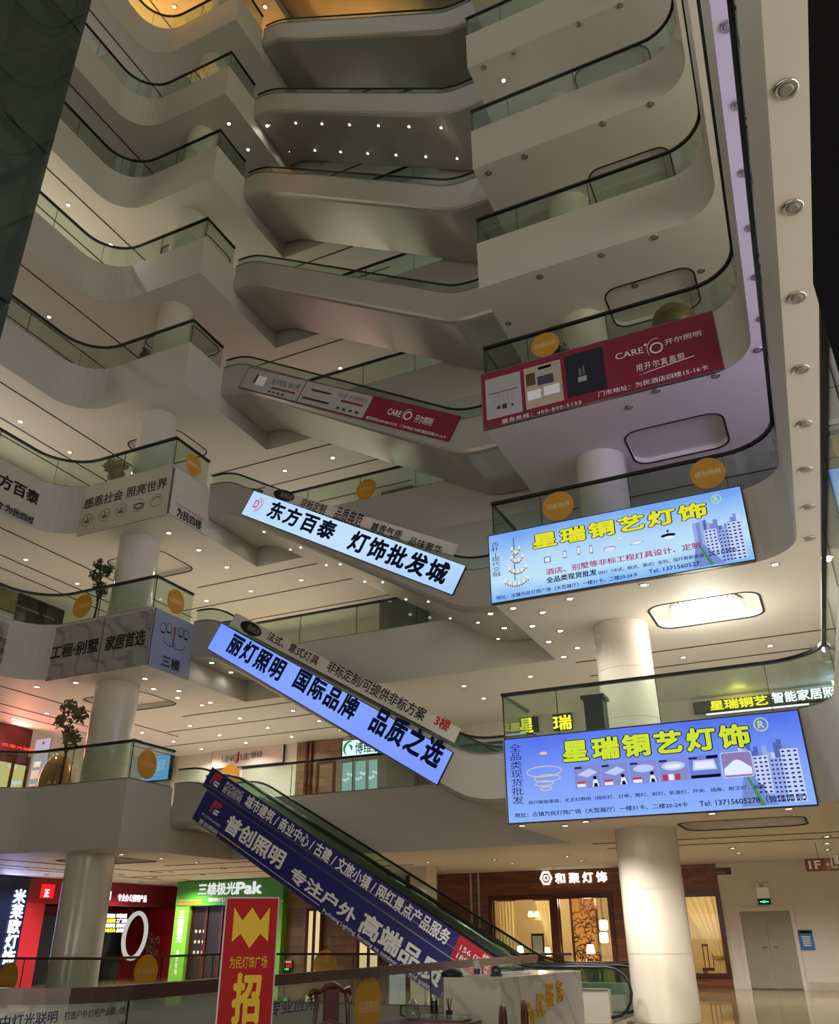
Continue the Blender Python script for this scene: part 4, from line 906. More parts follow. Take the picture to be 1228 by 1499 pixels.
# left gallery wall of the second floor
XL2 = -24.55; cg = crop(0, 1040, 330)
t, fr = sign('led_sign', 'dark red LED board with glowing orange characters on the second-floor left wall', 'sign', 'x', XL2+.08, (-14, 1110), cg(182, 90), mat('led_red', '5a0c14', .5), M_DARK, .08, U=(0, 1, 0))
T(t, fr, '优惠大酬宾', (8, 190), (200, 215), emi('led_orange', 'ff4a1e', 2.2), cg, bold=.01)
ld = bpy.data.lights.new('bulb', 'AREA'); ld.shape = 'RECTANGLE'; ld.size = 3; ld.size_y = .6; ld.energy = 120; ld.color = (1, .25, .2)
o = bpy.data.objects.new('bulb', ld); COL.objects.link(o); o.parent = t; o.location = (.15, fr.w*.5, fr.h*.5); o.rotation_euler = (0, -PI/2, 0)
t, fr = window('glowing yellow shop window below the red LED board', 'x', XL2+.05, (-14, 1163), cg(155, 262), e_ye, M_WOODF, 2)
lamp_shapes(t, fr, [(fr.w*.7, fr.h*.35, .10), (fr.w*.5, fr.h*.7, .08)], E_WHT)
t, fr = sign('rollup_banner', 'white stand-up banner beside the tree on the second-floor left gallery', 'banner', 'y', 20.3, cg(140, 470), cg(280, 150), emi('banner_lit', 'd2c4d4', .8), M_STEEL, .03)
MB().obox(fr.O, fr.U, fr.V, fr.N, fr.w*.4, zf(2)-fr.O.z, fr.w*.6, -.021, -.03, -.01).build('pole', M_STEEL, t); MB().obox(fr.O, fr.U, fr.V, fr.N, 0, zf(2)-fr.O.z, fr.w, zf(2)-fr.O.z+.06, -.15, .12).build('foot', M_STEEL, t)
print_rects(t, fr, [(.05, fr.h*.08, fr.w*.55, fr.h*.22, M_FGREY), (.05, fr.h*.3, fr.w*.6, fr.h*.45, M_FGREY), (.1, fr.h*.5, fr.w*.6, fr.h*.6, M_FGREY), (fr.w*.45, fr.h*.9, fr.w*.6, fr.h*.95, M_INK)], 'picture_patches')
t, fr = sign('light_box_sign', 'small blue glowing shop sign with yellow letters behind the left column on the second floor', 'sign', 'y', 26.6, cg(640, 400), cg(930, 235), emi('box_blue', '6fb2ee', .9), M_DARK, .2)
T(t, fr, '喜年', (640, 275), (705, 238), e_ly, cg, bold=.03); T(t, fr, '照明', (690, 335), (775, 290), e_lw, cg, bold=.03)
# glossy egg and tree on the second floor
def egg(P, s, label, m1, m2):
    t = thing('egg_ornament', label, 'ornament', P)
    pr = [(s*.30*math.sin(PI*i/14)*(1-.18*(i/14-.5)), s*.48*(1-math.cos(PI*i/14))) for i in range(15)]
    MB().lathe(P, [(max(r, .004), z+.08) for r, z in pr], 28).build('shell', m1, t); MB().lathe(P, [(s*.22, 0), (s*.16, .06), (s*.12, .1)], 20).build('stand', m2, t)
    return t
P = at(80, 1158, 'y', 17.6); P.z = zf(2)+.0; egg(P, 1.55, 'glossy golden brown egg ornament behind the second-floor left railing', mat('egg_gold', 'a87a48', .12, .3, noise=.2, scale=2), M_DARK)
def leaves(c, r, n, mt, parent, name='foliage', sz=.09, squash=1.):
    b = MB(); c = Vector(c)
    for k in range(n):
        d = Vector((random.gauss(0, 1), random.gauss(0, 1), random.gauss(0, 1))).normalized()*r*random.random()**.45; d.z *= squash
        u = Vector((random.gauss(0, 1), random.gauss(0, 1), random.gauss(0, 1))).normalized(); w = u.orthogonal().normalized(); s_ = sz*random.uniform(.6, 1.3)
        b.face([c+d-u*s_, c+d-w*s_*.4, c+d+u*s_, c+d+w*s_*.4])
    b.keep = True; o = b.build(name, mt, parent); o['kind'] = 'stuff'; return o
def tree(P, h, r, label, mt=M_LEAF, pot=.28, n=260):
    P = Vector(P); t = thing('potted_tree', label, 'plant', P)
    MB().lathe(P, [(pot*.7, 0), (pot, .45), (pot*.9, .46), (pot*.85, .40)], 20).build('pot', mat('pot_dark', '3a2c24', .4), t)
    b = MB(); b.tube([P+Vector((0, 0, .38)), P+Vector((.04, .02, h*.5)), P+Vector((-.02, 0, h*.75))], [.04, .03, .015], 6)
    for k in range(7):
        a = k*2.4; z = h*(.45+.05*k); b.tube([P+Vector((0, 0, z)), P+Vector((math.cos(a)*r*.6, math.sin(a)*r*.6, z+h*.16))], [.018, .006], 5)
    b.build('trunk', M_BARK, t)
    for k in range(5):
        a = k*2.3; leaves(P+Vector((math.cos(a)*r*.5, math.sin(a)*r*.5, h*(.62+.09*k))), r*.55, n//5, mt, t)
    return t
P = at(86, 1150, 'y', 16.95); P.z = zf(2); tree(P, 2.75, .42, 'tall leafy potted tree beside the left column on the second floor', mat('leaf_olive', '6a5f35', .6, noise=.3, scale=20), n=420)
P = at(136, 910, 'y', 17.0); P.z = zf(3); tree(P, 2.5, .34, 'thin dark potted tree behind the third-floor left railing')
P = at(163, 718, 'y', 16.95); P.z = zf(4); tree(P, 1.5, .38, 'low bushy yellow-leaved plant behind the fourth-floor left railing', M_LEAFY, n=500)
P = at(208, 545, 'y', 17.3); P.z = zf(5); tree(P, 1.7, .18, 'slim dark potted plant behind the fifth-floor left railing', n=90, pot=.15)
P = at(822, 520, 'y', 17.0); P.z = zf(4); tree(P, 1.2, .28, 'small spiky plant behind the fourth-floor right railing beside a yellow sticker', n=90, pot=.2)
P = at(985, 470, 'y', 17.3); P.z = zf(4)
t = thing('covered_planter', 'rounded golden dome on a dark green base behind the crimson board', 'ornament', P)
MB().lathe(P, [(.5, 0), (.55, .3), (.5, .75), (.42, .95)], 24).build('base', mat('green_cloth', '1f3a2c', .6), t); MB().lathe(P, [(.44, .93), (.52, 1.15), (.45, 1.4), (.28, 1.58), (.05, 1.64)], 24).build('dome', mat('dome_gold', '7a6230', .25, .3, noise=.2), t)
P = at(870, 1050, 'y', 17.2); P.z = zf(2)
t = thing('podium', 'dark podium box behind the second-floor railing in front of the column', 'cabinet', (P.x, 17.3, P.z)); MB().box((P.x-.17, 17.1, P.z), (P.x+.22, 17.5, P.z+1.25), None).build('body', M_DARK, t); MB().box((P.x-.22, 17.05, P.z+1.25), (P.x+.27, 17.55, P.z+1.32)).build('top', M_DARK, t)
P = at(*cl(540, 450), 'y', 26.0); P.z = zf(2); tree(P, .9, .3, 'small bushy plant by the wood panel on the second-floor rear gallery', n=120, pot=.2)
# third-floor left wall: dark sign with pale lettering, gold painting; fifth floor door
t, fr = sign('shop_fascia', 'black shop fascia with thin pale lettering on the third-floor left wall', 'sign', 'x', XL2+.05, c3(80, 300), c3(340, 215), mat('fascia_black', '1c1b1a', .5), M_DARK, .08, U=(0, 1, 0))
fr.h = 1.6
T(t, fr, 'modern  lamp', (86, 240), (284, 300), mat('letter_pale', 'bdb6a4', .5, noise=0), c3, bold=0)
t, fr = sign('painting', 'gold and green abstract painting at the far left of the third-floor gallery wall', 'picture', 'x', XL2+.05, (-12, 885), c3(90, 175), mat('painting_gold', '7d7648', .5, noise=.6, scale=3), M_DARK, .05, U=(0, 1, 0))
cd5 = crop(0, 340, 410)
P0, P1 = at(*cd5(62, 400), 'x', -24.55), at(*cd5(140, 310), 'x', -24.55)
t = thing('glass_door', 'white framed glass door with pale bars on the fifth-floor left wall', 'door', (P0.x, P0.y, zf(5)))
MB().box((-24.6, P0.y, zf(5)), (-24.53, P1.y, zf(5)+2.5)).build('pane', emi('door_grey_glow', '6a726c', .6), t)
b = MB(); b.box((-24.53, P0.y, zf(5)+2.5), (-24.42, P1.y, zf(5)+2.9), emi('door_sign', 'cfd2cf', .8)); b.build('lit_header', None, t)
for k in range(1, 5): b = MB(); b.box((-24.53, P0.y+.05, zf(5)+.5*k), (-24.50, P1.y-.05, zf(5)+.5*k+.06)); b.build('rail', M_WHITE, t)
b = MB(); y_ = (P0.y+P1.y)/2; b.box((-24.53, y_-.04, zf(5)), (-24.49, y_+.04, zf(5)+2.5)); b.build('stile', M_WHITE, t)

# ============================================================ GROUND FLOOR SHOPS
ZC = zb(2)
ch = crop(600, 1250, 320); cdr = crop(980, 1230, 248)
xa = -14.6; xd = at(*cdr(398, 600), 'y', YW).x      # wood wall from xa to xd
W1 = (at(*ch(470, 400), 'y', YW).x, at(*ch(795, 400), 'y', YW).x); D1 = (at(*ch(842, 400), 'y', YW).x, at(*ch(1125, 400), 'y', YW).x); W2 = (at(*cdr(120, 600), 'y', YW).x-.5, at(*cdr(362, 600), 'y', YW).x)
ztop_w = at(*ch(640, 258), 'y', YW).z
def wallx(name, x0, x1, y, holes, z1, mt):
    b = MB(); xs = x0
    for a, c_, za, zb_ in holes:
        b.box((xs, y, 0), (a, y+.2, z1), mt)
        if za > 0: b.box((a, y, 0), (c_, y+.2, za), mt)
        b.box((a, y, zb_), (c_, y+.2, z1), mt); xs = c_
    b.box((xs, y, 0), (x1, y+.2, z1), mt)
    return struct(b.build(name))
wallx('wall_back', xa, xd, YW, [(W1[0], W1[1], .3, ztop_w), (D1[0], D1[1], 0, ztop_w), (W2[0], W2[1], .3, ztop_w)], ZC, M_WOOD)
xdoor0 = at(*cdr(600, 1080), 'y', YW).x; xdoor1 = at(*cdr(975, 1085), 'y', YW).x; zdoor = at(*cdr(695, 515), 'y', YW).z
wallx('wall_back', xd, 16, YW, [], ZC, M_WALL)
# shop interior
wallbox('wall_back', (xa, 34.5, 0), (xd, 34.7, ZC), mat('shop_wall', 'd9c39a', .6)); wallbox('wall_left', (xa, 30.2, 0), (xa+.1, 34.5, ZC), mat('shop_wall', 'd9c39a', .6)); wallbox('wall_right', (xd-.1, 30.2, 0), (xd, 34.5, ZC), mat('shop_wall', 'd9c39a', .6))
wallbox('ceiling', (xa, 30.2, ZC), (xd, 34.7, ZC+.1), M_SOF)
def frame(name, label, a, c_, z0, z1, glass_k, door=False):
    t = thing(name, label, 'door' if door else 'window', ((a+c_)/2, YW, z0)); b = MB(); w = .14
    b.box((a-w, YW-.08, z0), (a, YW+.12, z1+w)); b.box((c_, YW-.08, z0), (c_+w, YW+.12, z1+w)); b.box((a, YW-.08, z1), (c_, YW+.12, z1+w))
    if not door: b.box((a, YW-.08, z0), (c_, YW+.12, z0+.1))
    b.build('frame', M_WOODF, t)
    for i in range(glass_k):
        if door and i == 1: continue
        x0, x1 = a+(c_-a)*i/glass_k, a+(c_-a)*(i+1)/glass_k
        MB().box((x0+.02, YW+.02, z0+.1), (x1-.02, YW+.03, z1)).build('glass_pane', M_SHOPG, t)
    return t
frame('shop_window', 'wood framed shop window with curtains left of the lamp shop entrance', W1[0], W1[1], .3, ztop_w, 1)
frame('shop_entrance', 'wood framed open entrance of the lamp shop beneath glowing white letters', D1[0], D1[1], 0, ztop_w, 3, True)
frame('shop_window', 'wood framed shop window with a tied curtain right of the marble column', W2[0], W2[1], .3, ztop_w, 1)
M_CURT = mat('curtain', 'e6d6ac', .8, noise=.08)
nt_ = M_CURT.node_tree; tr_ = nt_.nodes.new('ShaderNodeBsdfTranslucent'); tr_.inputs[0].default_value = srgb('f0e0b4')+(1,); mx_ = nt_.nodes.new('ShaderNodeMixShader'); mx_.inputs[0].default_value = .6
nt_.links.new(nt_.nodes['Principled BSDF'].outputs[0], mx_.inputs[1]); nt_.links.new(tr_.outputs[0], mx_.inputs[2]); nt_.links.new(mx_.outputs[0], nt_.nodes['Material Output'].inputs[0])
def curtain(x0, x1, tied, label, y=30.5, z0=.01, z1=None, side=1):
    z1 = z1 or ztop_w-.02; t = thing('curtain', label, 'curtain', ((x0+x1)/2, y, z0)); b = MB(); n, m_ = 36, 16; G = []
    for j in range(m_+1):
        f = j/m_; z = z0+(z1-z0)*f
        w = 1. if not tied else (.28+.72*max(0, (f-.32)/.68)**1.1 if f > .32 else .28+.08*(.32-f)/.32)
        row = []
        for i in range(n+1):
            g = i/n; x = (x0+(x1-x0)*g*w) if side > 0 else (x1-(x1-x0)*(1-g)*w)
            row.append(b.bm.verts.new((x, y+.05*math.sin(g*n*.9)*(.6+.4*w), z)))
        G.append(row)
    for j in range(m_):
        for i in range(n): f_ = b.bm.faces.new((G[j][i], G[j][i+1], G[j+1][i+1], G[j+1][i])); f_.smooth = True
    b.keep = True; b.build('cloth', M_CURT, t); c_ = MB(); c_.tube([(x0-.05, y, z1+.02), (x1+.05, y, z1+.02)], .02, 8); c_.build('rod', M_DARK, t)
    if tied: xx = x0 if side > 0 else x1; q = MB(); zz = z0+(z1-z0)*.32; q.box((min(xx, xx+.3*(x1-x0)*side), y-.08, zz-.04), (max(xx, xx+.3*(x1-x0)*side), y+.08, zz+.04)); q.build('tie_band', M_GOLD, t)
curtain(W1[0]+.02, W1[0]+.3*(W1[1]-W1[0]), False, 'pale curtain hanging at the left of the lamp shop window'); curtain(W1[0]+.66*(W1[1]-W1[0]), W1[1]-.02, True, 'pale curtain drawn aside at the right of the left shop window', side=-1)
curtain(W2[0]+.3, W2[1]-.05, True, 'pale tied curtain in the shop window right of the column', side=-1)
def chandelier(P, r, label, n=8):
    P = Vector(P); t = thing('chandelier', label, 'lamp', P); b = MB(); b.tube([P, P+Vector((0, 0, ZC-P.z))], .012, 6); b.build('rod', M_DARK, t)
    b = MB()
    for k in range(n): a = 2*PI*k/n; d = Vector((math.cos(a), math.sin(a), 0)); b.tube([P, P+d*r*.6-Vector((0, 0, .1)), P+d*r], .012, 5)
    b.build('arms', M_GOLD, t)
    for k in range(n): a = 2*PI*k/n; d = Vector((math.cos(a)*r, math.sin(a)*r, .0)); MB().lathe(P+d, [(.05, 0), (.085, .02), (.06, .17)], 10).build('shade', M_LAMPW, t)
    ld = bpy.data.lights.new('bulb', 'POINT'); ld.energy = 70; ld.color = (1, .78, .48); ld.shadow_soft_size = .25; o = bpy.data.objects.new('bulb', ld); COL.objects.link(o); o.parent = t; o.location = (0, 0, -.15)
    return t
xw = (W1[0]+W1[1])/2
chandelier((xw+.2, 31.6, 2.05), .42, 'warm glowing chandelier seen through the window left of the entrance'); chandelier((xw, 32.6, 2.75), .5, 'upper warm chandelier farther inside the window left of the entrance', 6)
xe = (D1[0]+D1[1])/2; chandelier((xe-.2, 31.4, 2.75), .55, 'wide glowing chandelier just inside the lamp shop entrance', 10); chandelier((W2[0]+.6, 31.8, 2.3), .5, 'warm glowing chandelier behind the tied curtain right of the column')
def lantern(P, label, s=.14, h=.32, drop=True):
    P = Vector(P); t = thing('pendant_lantern', label, 'lamp', P); MB().lathe(P, [(s*.6, 0), (s, .04), (s, h-.04), (s*.6, h)], 16).build('shade', M_LAMPW, t); MB().lathe(P+Vector((0, 0, h)), [(s*.65, 0), (s*.4, .05)], 12).build('cap', M_DARK, t)
    b = MB(); b.tube([P+Vector((0, 0, h)), P+Vector((0, 0, ZC-P.z))], .008, 5); b.build('cord', M_DARK, t)
for q, l in (((1090, 430), 'square glowing pendant lantern in the entrance, upper of the two on the right'), ((1092, 500), 'square glowing pendant lantern in the entrance, lower of the two on the right')):
    lantern(at(*ch(*q), 'y', 30.9 if '430' in str(q) else 31.2), l)
# carved lattice screen
x0, x1 = at(*ch(905, 400), 'y', 32.0).x, at(*ch(1060, 400), 'y', 32.0).x
t = thing('lattice_screen', 'carved wooden lattice screen glowing inside the lamp shop entrance', 'screen', ((x0+x1)/2, 32, 0))
b = MB(); b.box((x0, 31.97, .0), (x0+.08, 32.05, 3.0)); b.box((x1-.08, 31.97, 0), (x1, 32.05, 3.0)); b.box((x0+.08, 31.97, 2.9), (x1-.08, 32.05, 3.0)); b.build('frame', M_WOODF, t)
b = MB(); rnd = random.Random(4)
for k in range(120):
    a = rnd.uniform(0, 2*PI); p = Vector((rnd.uniform(x0+.15, x1-.15), 32.0, rnd.uniform(.15, 2.85))); pts = []
    for i in range(4): p = p+Vector((math.cos(a)*.09, 0, math.sin(a)*.09)); a += rnd.uniform(.2, .9); pts.append((min(max(p.x, x0+.05), x1-.05), 32.0, min(max(p.z, .05), 2.95)))
    b.tube(pts, .022, 5)
b.build('lattice', M_WOODF, t); MB().box((x0+.08, 32.1, .02), (x1-.08, 32.14, 2.9)).build('glowing_back_panel', emi('screen_glow', 'd08a3c', .9), t)
P = at(*ch(640, 545), 'y', 31.0)
for q, l, s_ in (((620, 545), 'small glowing table lamp at the left of the shop window sill', .13), ((775, 555), 'small glowing table lamp at the right of the shop window sill', .13), ((1015, 540), 'small white glowing table lamp inside the entrance', .15)):
    P = at(*ch(*q), 'y', 31.3); t = thing('table_lamp', l, 'lamp', (P.x, P.y, 0)); MB().lathe((P.x, P.y, 0), [(.2, 0), (.22, P.z-.25), (.1, P.z-.24), (.03, P.z-.2), (.03, P.z-.1)], 14).build('pedestal', M_WOODF, t); MB().lathe((P.x, P.y, P.z-.1), [(s_, 0), (s_*.7, .26)], 16).build('lamp_shade', M_LAMPW, t)
P = at(*ch(722, 550), 'y', 30.6); t = thing('picture_stand', 'small framed picture standing in the shop window', 'picture', (P.x, 30.6, .0)); MB().box((P.x-.22, 30.58, P.z-.1), (P.x+.22, 30.62, P.z+.55)).build('frame', M_DARK, t); MB().box((P.x-.17, 30.565, P.z-.04), (P.x+.17, 30.58, P.z+.48)).build('print', M_FGREY, t); MB().lathe((P.x, 30.6, P.z+.18), [(.01, -.0), (.01, .01)], 8).build('mount', M_WHITE, t); MB().box((P.x-.2, 30.5, 0), (P.x+.2, 30.8, P.z-.1)).build('stand', M_WOODF, t)
# dark furniture behind the right window
xq = W2[0]+.9
t = thing('tea_chair', 'dark wooden chair with railed back inside the shop window right of the column', 'chair', (xq, 31.6, 0))
MB().box((xq-.3, 31.3, .42), (xq+.3, 31.9, .5)).build('seat', M_ROSE, t)
for sx in (-.26, .26):
    for sy in (31.34, 31.86): MB().box((xq+sx-.03, sy-.03, 0), (xq+sx+.03, sy+.03, .42)).build('leg', M_ROSE, t)
b = MB(); [b.box((xq-.28+.14*i-.015, 31.84, .5), (xq-.28+.14*i+.015, 31.88, 1.1)) for i in range(5)]; b.box((xq-.3, 31.83, 1.1), (xq+.3, 31.89, 1.17)); b.build('backrest', M_ROSE, t)
# glowing shop name
t = thing('shop_letters', 'glowing white shop letters and round emblem on the brown plank wall', 'sign', at(*ch(740, 165), 'y', YW-.03)); fr = Frame(at(*ch(740, 165), 'y', YW-.03), (1, 0, 0), (0, 0, 1)); fr.ax, fr.val = 'y', YW-.03
T(t, fr, '和 聚 灯 饰', (820, 166), (1102, 100), emi('letters_warm', 'fff6e0', 2.5), ch, bold=.04, n=.02)
u, v = px_uv(fr, ch(765, 136)); b = MB(); ring(b, fr, u, v, .15, .17, .07, emi('letters_warm', 'fff6e0', 2.5), .02, k=6); ring(b, fr, u, v, .05, .06, .04, emi('letters_warm', 'fff6e0', 2.5), .02, k=12); b.keep = True; b.build('emblem', None, t)
t = thing('shop_number', 'small gold shop number at the top right of the brown plank wall', 'sign', at(*cdr(347, 243), 'y', YW-.01)); fr = Frame(at(*cdr(347, 243), 'y', YW-.02), (1, 0, 0), (0, 0, 1)); fr.ax, fr.val = 'y', YW-.02; T(t, fr, '1131', (347, 243), (402, 226), M_GOLD, cdr, bold=.01, depth=.015); MB().obox(fr.O, fr.U, fr.V, fr.N, -.03, -.03, .42, .17, -.018, -.002).build('plate', M_WOODF, t)
# two vertical white pipes / trims at the left of the wood wall
for k, px_ in enumerate((345, 388)): q = at(*ch(px_, 200), 'y', YW-.05); struct(MB().box((q.x-.035, YW-.09, 0), (q.x+.035, YW-.001, ZC)).build('trim', M_CHROME))
q0, q1 = at(*ch(0, 100), 'y', 26.0), at(*ch(92, 100), 'y', 26.0); wallbox('trim', (q0.x, 26, 0), (q1.x, 26.8, ZC), M_WALL)
# grey double door, exit sign, notice, skirting
t = thing('double_door', 'scuffed grey-green double door in the pale wall at lower right', 'door', ((xdoor0+xdoor1)/2, YW, 0)); xm = (xdoor0+xdoor1)/2; M_DOOR = mat('door_grey', '8f8b78', .5, noise=.08, scale=3)
for a, c_ in ((xdoor0, xm-.006), (xm+.006, xdoor1)):
    lf = MB().box((a, YW-.05, .03), (c_, YW-.002, zdoor)).build('door_leaf', M_DOOR, t); xh = c_-.08 if c_ < xm+.001 else a+.08
    b = MB(); b.tube([(xh, YW-.05, 1.1), (xh, YW-.1, 1.1), (xh+(-.12 if c_ < xm+.001 else .12), YW-.1, 1.1)], .012, 6); b.build('handle', M_STEEL, lf); MB().box((xh-.03, YW-.056, 1.02), (xh+.03, YW-.0501, 1.22)).build('lock_plate', M_STEEL, lf)
b = MB(); w = .12; b.box((xdoor0-w, YW-.07, 0), (xdoor0-.005, YW-.001, zdoor+w)); b.box((xdoor1+.005, YW-.07, 0), (xdoor1+w, YW-.001, zdoor+w)); b.box((xdoor0-.005, YW-.07, zdoor+.005), (xdoor1+.005, YW-.001, zdoor+w)); b.build('frame', M_WALL, t)
t, fr = sign('exit_sign', 'green glowing running-man exit sign above the double door', 'sign', 'y', YW-.06, cdr(650, 462), cdr(724, 428), emi('exit_black', '0b2a16', .6), M_DARK, .05)
b = MB(); eg2 = emi('exit_green', '48ff9a', 1.8)
for u0, v0, u1, v1 in ((.1, .35, .45, .6), (.4, .2, .55, .75), (.6, .35, .9, .6)): b.face([fr.O+fr.U*x*fr.w+fr.V*y*fr.h+fr.N*.006 for x, y in ((u0, v0), (u1, v0), (u1, v1), (u0, v1))], eg2)
b.keep = True; b.build('pictogram', None, t)
q = at(*cdr(680, 420), 'y', YW-.06); t = thing('emergency_light', 'white twin-head emergency light above the exit sign', 'light', q); MB().box((q.x-.17, q.y-.04, q.z), (q.x+.2, q.y+.058, q.z+.3)).build('case', M_WHITE, t)
for s_ in (-.1, .12): MB().lathe((q.x+s_, q.y, q.z+.3), [(.05, 0), (.08, .06), (.06, .12)], 12).build('lamp_head', M_FGREY, t)
t, fr = sign('notice_board', 'blue notice poster on the pale wall right of the double door', 'poster', 'y', YW-.03, cdr(955, 795), cdr(1030, 650), mat('poster_blue', '1f6fae', .5, noise=.15), M_PNAVY, .02, border=.0)
print_rects(t, fr, [(0, fr.h*.8, fr.w, fr.h, M_PNAVY)]+[(.08, fr.h*(.2+.09*i), fr.w-.08, fr.h*(.2+.09*i)+.02, M_WHITE) for i in range(6)]+[(.06, fr.h*.86, fr.w-.06, fr.h*.94, M_WHITE)], 'printed_lines')
q = at(*cdr(1010, 1030), 'y', YW-.02); struct(MB().box((q.x, YW-.04, 0), (16, YW-.001, max(.2, q.z))).build('baseboard', mat('skirting', 'b5ab98', .4, noise=.15)))
t, fr = sign('hanging_sign', 'red and brown hanging floor sign at the right edge', 'sign', 'y', 24.0, cdr(998, 218), cdr(1520, 122), mat('sign_red', '8f2a22', .4, noise=0), M_DARK, .08)
ub = px_uv(fr, cdr(1125, 170))[0]; print_rects(t, fr, [(ub, 0, fr.w, fr.h, mat('sign_brown', '9a6a2c', .4, noise=0))], 'brown_panel', .004)
T(t, fr, '1F', (1018, 208), (1088, 148), M_WHITE, cdr, bold=.03); T(t, fr, '←', (1138, 190), (1165, 158), M_WHITE, cdr, bold=.02)
u0, v0 = px_uv(fr, cdr(1178, 200)); b = MB(); 
for i, (x, y, w, h) in enumerate(((0, 0, .42, .03), (0, .33, .42, .03), (0, 0, .03, .36), (.39, 0, .03, .36), (.08, .08, .1, .2), (.24, .08, .1, .2))): b.face([fr.O+fr.U*p+fr.V*q_+fr.N*.008 for p, q_ in ((u0+x, v0+y), (u0+x+w, v0+y), (u0+x+w, v0+y+h), (u0+x, v0+y+h))], M_WHITE)
b.keep = True; b.build('room_symbol', None, t)
b = MB(); P = fr.O+fr.U*.3+fr.V*fr.h; b.tube([P+fr.N*-.04, (P.x, P.y+.04, ZC)], .012, 6); b.build('hanger_rod', M_STEEL, t); b = MB(); P = fr.O+fr.U*(fr.w-.3)+fr.V*fr.h; b.tube([P+fr.N*-.04, (P.x, P.y+.04, ZC)], .012, 6); b.build('hanger_rod', M_STEEL, t)

# ---- green shop, left end of the ground floor
YG = 28.5; cgr = crop(200, 1270, 260)

M_GRN = mat('fascia_green', '3f8a2c', .4, noise=.1, scale=1.5); M_LIME = mat('pillar_green', '6fae35', .4, noise=.06)
gl = at(*cgr(290, 400), 'y', YG).x; wallbox('wall_back', (gl, YG+.05, 0), (xa, YG+.25, ZC), M_WOODL); gr = at(*cgr(1032, 400), 'y', YG).x; zg0 = at(*cgr(290, 270), 'y', YG).z
t = thing('storefront', 'bright green shop front with white lettering beside the red shop', 'shop', ((gl+gr)/2, YG, 0))
MB().box((gl, YG-.3, zg0), (gr, YG+.04, ZC-.03)).build('fascia', M_GRN, t)
fr = Frame((gl, YG-.31, zg0), (1, 0, 0), (0, 0, 1)); fr.ax, fr.val = 'y', YG-.31
M_LW = emi('letters_soft_white', 'f0f2ee', .85)
T(t, fr, '三雄极光', (427, 192), (690, 102), M_LW, cgr, bold=.04, depth=0, n=.03); T(t, fr, 'Pak', (692, 182), (868, 98), M_LW, cgr, bold=.05, n=.03); T(t, fr, '照明代理', (495, 238), (640, 206), M_WHITE, cgr, bold=.01); T(t, fr, '94134', (960, 243), (1016, 222), M_WHITE, cgr, bold=.01)
print_rects(t, fr, [(.12, .04, 1.25, .12, mat('stripe_orange', 'b8702a', .5, noise=.2)), (.12, .16, 1.25, .22, mat('stripe_olive', '8a8a2a', .5, noise=.2))], 'ticker_strip', .005)
pw = at(*cgr(385, 400), 'y', YG).x-gl
for k, (xx, bl, tr) in enumerate(((gl, (300, 500), (345, 312)), (gr-pw, (955, 495), (1003, 292)))):
    p_ = MB().box((xx, YG-.28, 0), (xx+pw, YG+.04, zg0)).build('pillar', M_LIME, t); f2 = Frame((xx, YG-.285, 0), (1, 0, 0), (0, 0, 1))
    letters(f2, '三\n雄\n极\n光', (pw*.28, zg0*.52, pw*.72, zg0*.93), M_WHITE, p_, .006, .03); letters(f2, '整\n体\n照\n明', (pw*.40, zg0*.1, pw*.6, zg0*.42), M_WHITE, p_, .006, 0)
MB().box((gl+pw, YG-.05, 0), (gr-pw, YG+.04, zg0)).build('dark_interior', mat('shop_dark', '1d1714', .4), t)
for k in range(6): x = gl+pw+(gr-gl-2*pw)*k/5; MB().box((x-.05, YG-.12, 0), (x+.05, YG-.051, zg0)).build('door_frame', M_WOODF, t)
b = MB(); f2 = Frame((gl+pw, YG-.055, 0), (1, 0, 0), (0, 0, 1)); [disc(b, f2, .25+.18*(i % 3), 1.0+.35*(i//3), .05, .06, mat('display_glow', 'b8b0a0', .5), .003, 10) for i in range(9)]; b.keep = True; b.build('display_items', None, t)
# curtained windows between green shop and escalator
for (a, c_, l) in (((447, 1428), (472, 1332), 'tall warm lit curtain window right of the green shop'), ((524, 1428), (556, 1352), 'tall warm lit window beneath the lowest escalator')):
    w_t, fr = window(l, 'y', YG-.02, a, c_, e_wm, M_WOODF, 2)
q = at(*cgr(1047, 665), 'y', YG-.03); t = thing('fire_alarm_box', 'small red fire box on the wood wall above a green exit sign', 'alarm', q); MB().box((q.x-.17, q.y-.02, q.z-.12), (q.x+.17, q.y+.079, q.z+.12)).build('case', M_BANR, t); MB().box((q.x-.14, q.y-.026, q.z+.04), (q.x+.14, q.y-.0201, q.z+.08)).build('label_strip', M_WHITE, t)
q = at(*cgr(1035, 704), 'y', YG-.03); t = thing('exit_sign', 'small green exit sign below the red fire box', 'sign', q); MB().box((q.x-.15, q.y-.01, q.z-.08), (q.x+.15, q.y+.079, q.z+.03)).build('case', M_DARK, t); MB().box((q.x-.08, q.y-.014, q.z-.02), (q.x+.1, q.y-.0101, q.z+.03)).build('arrow', eg2, t)
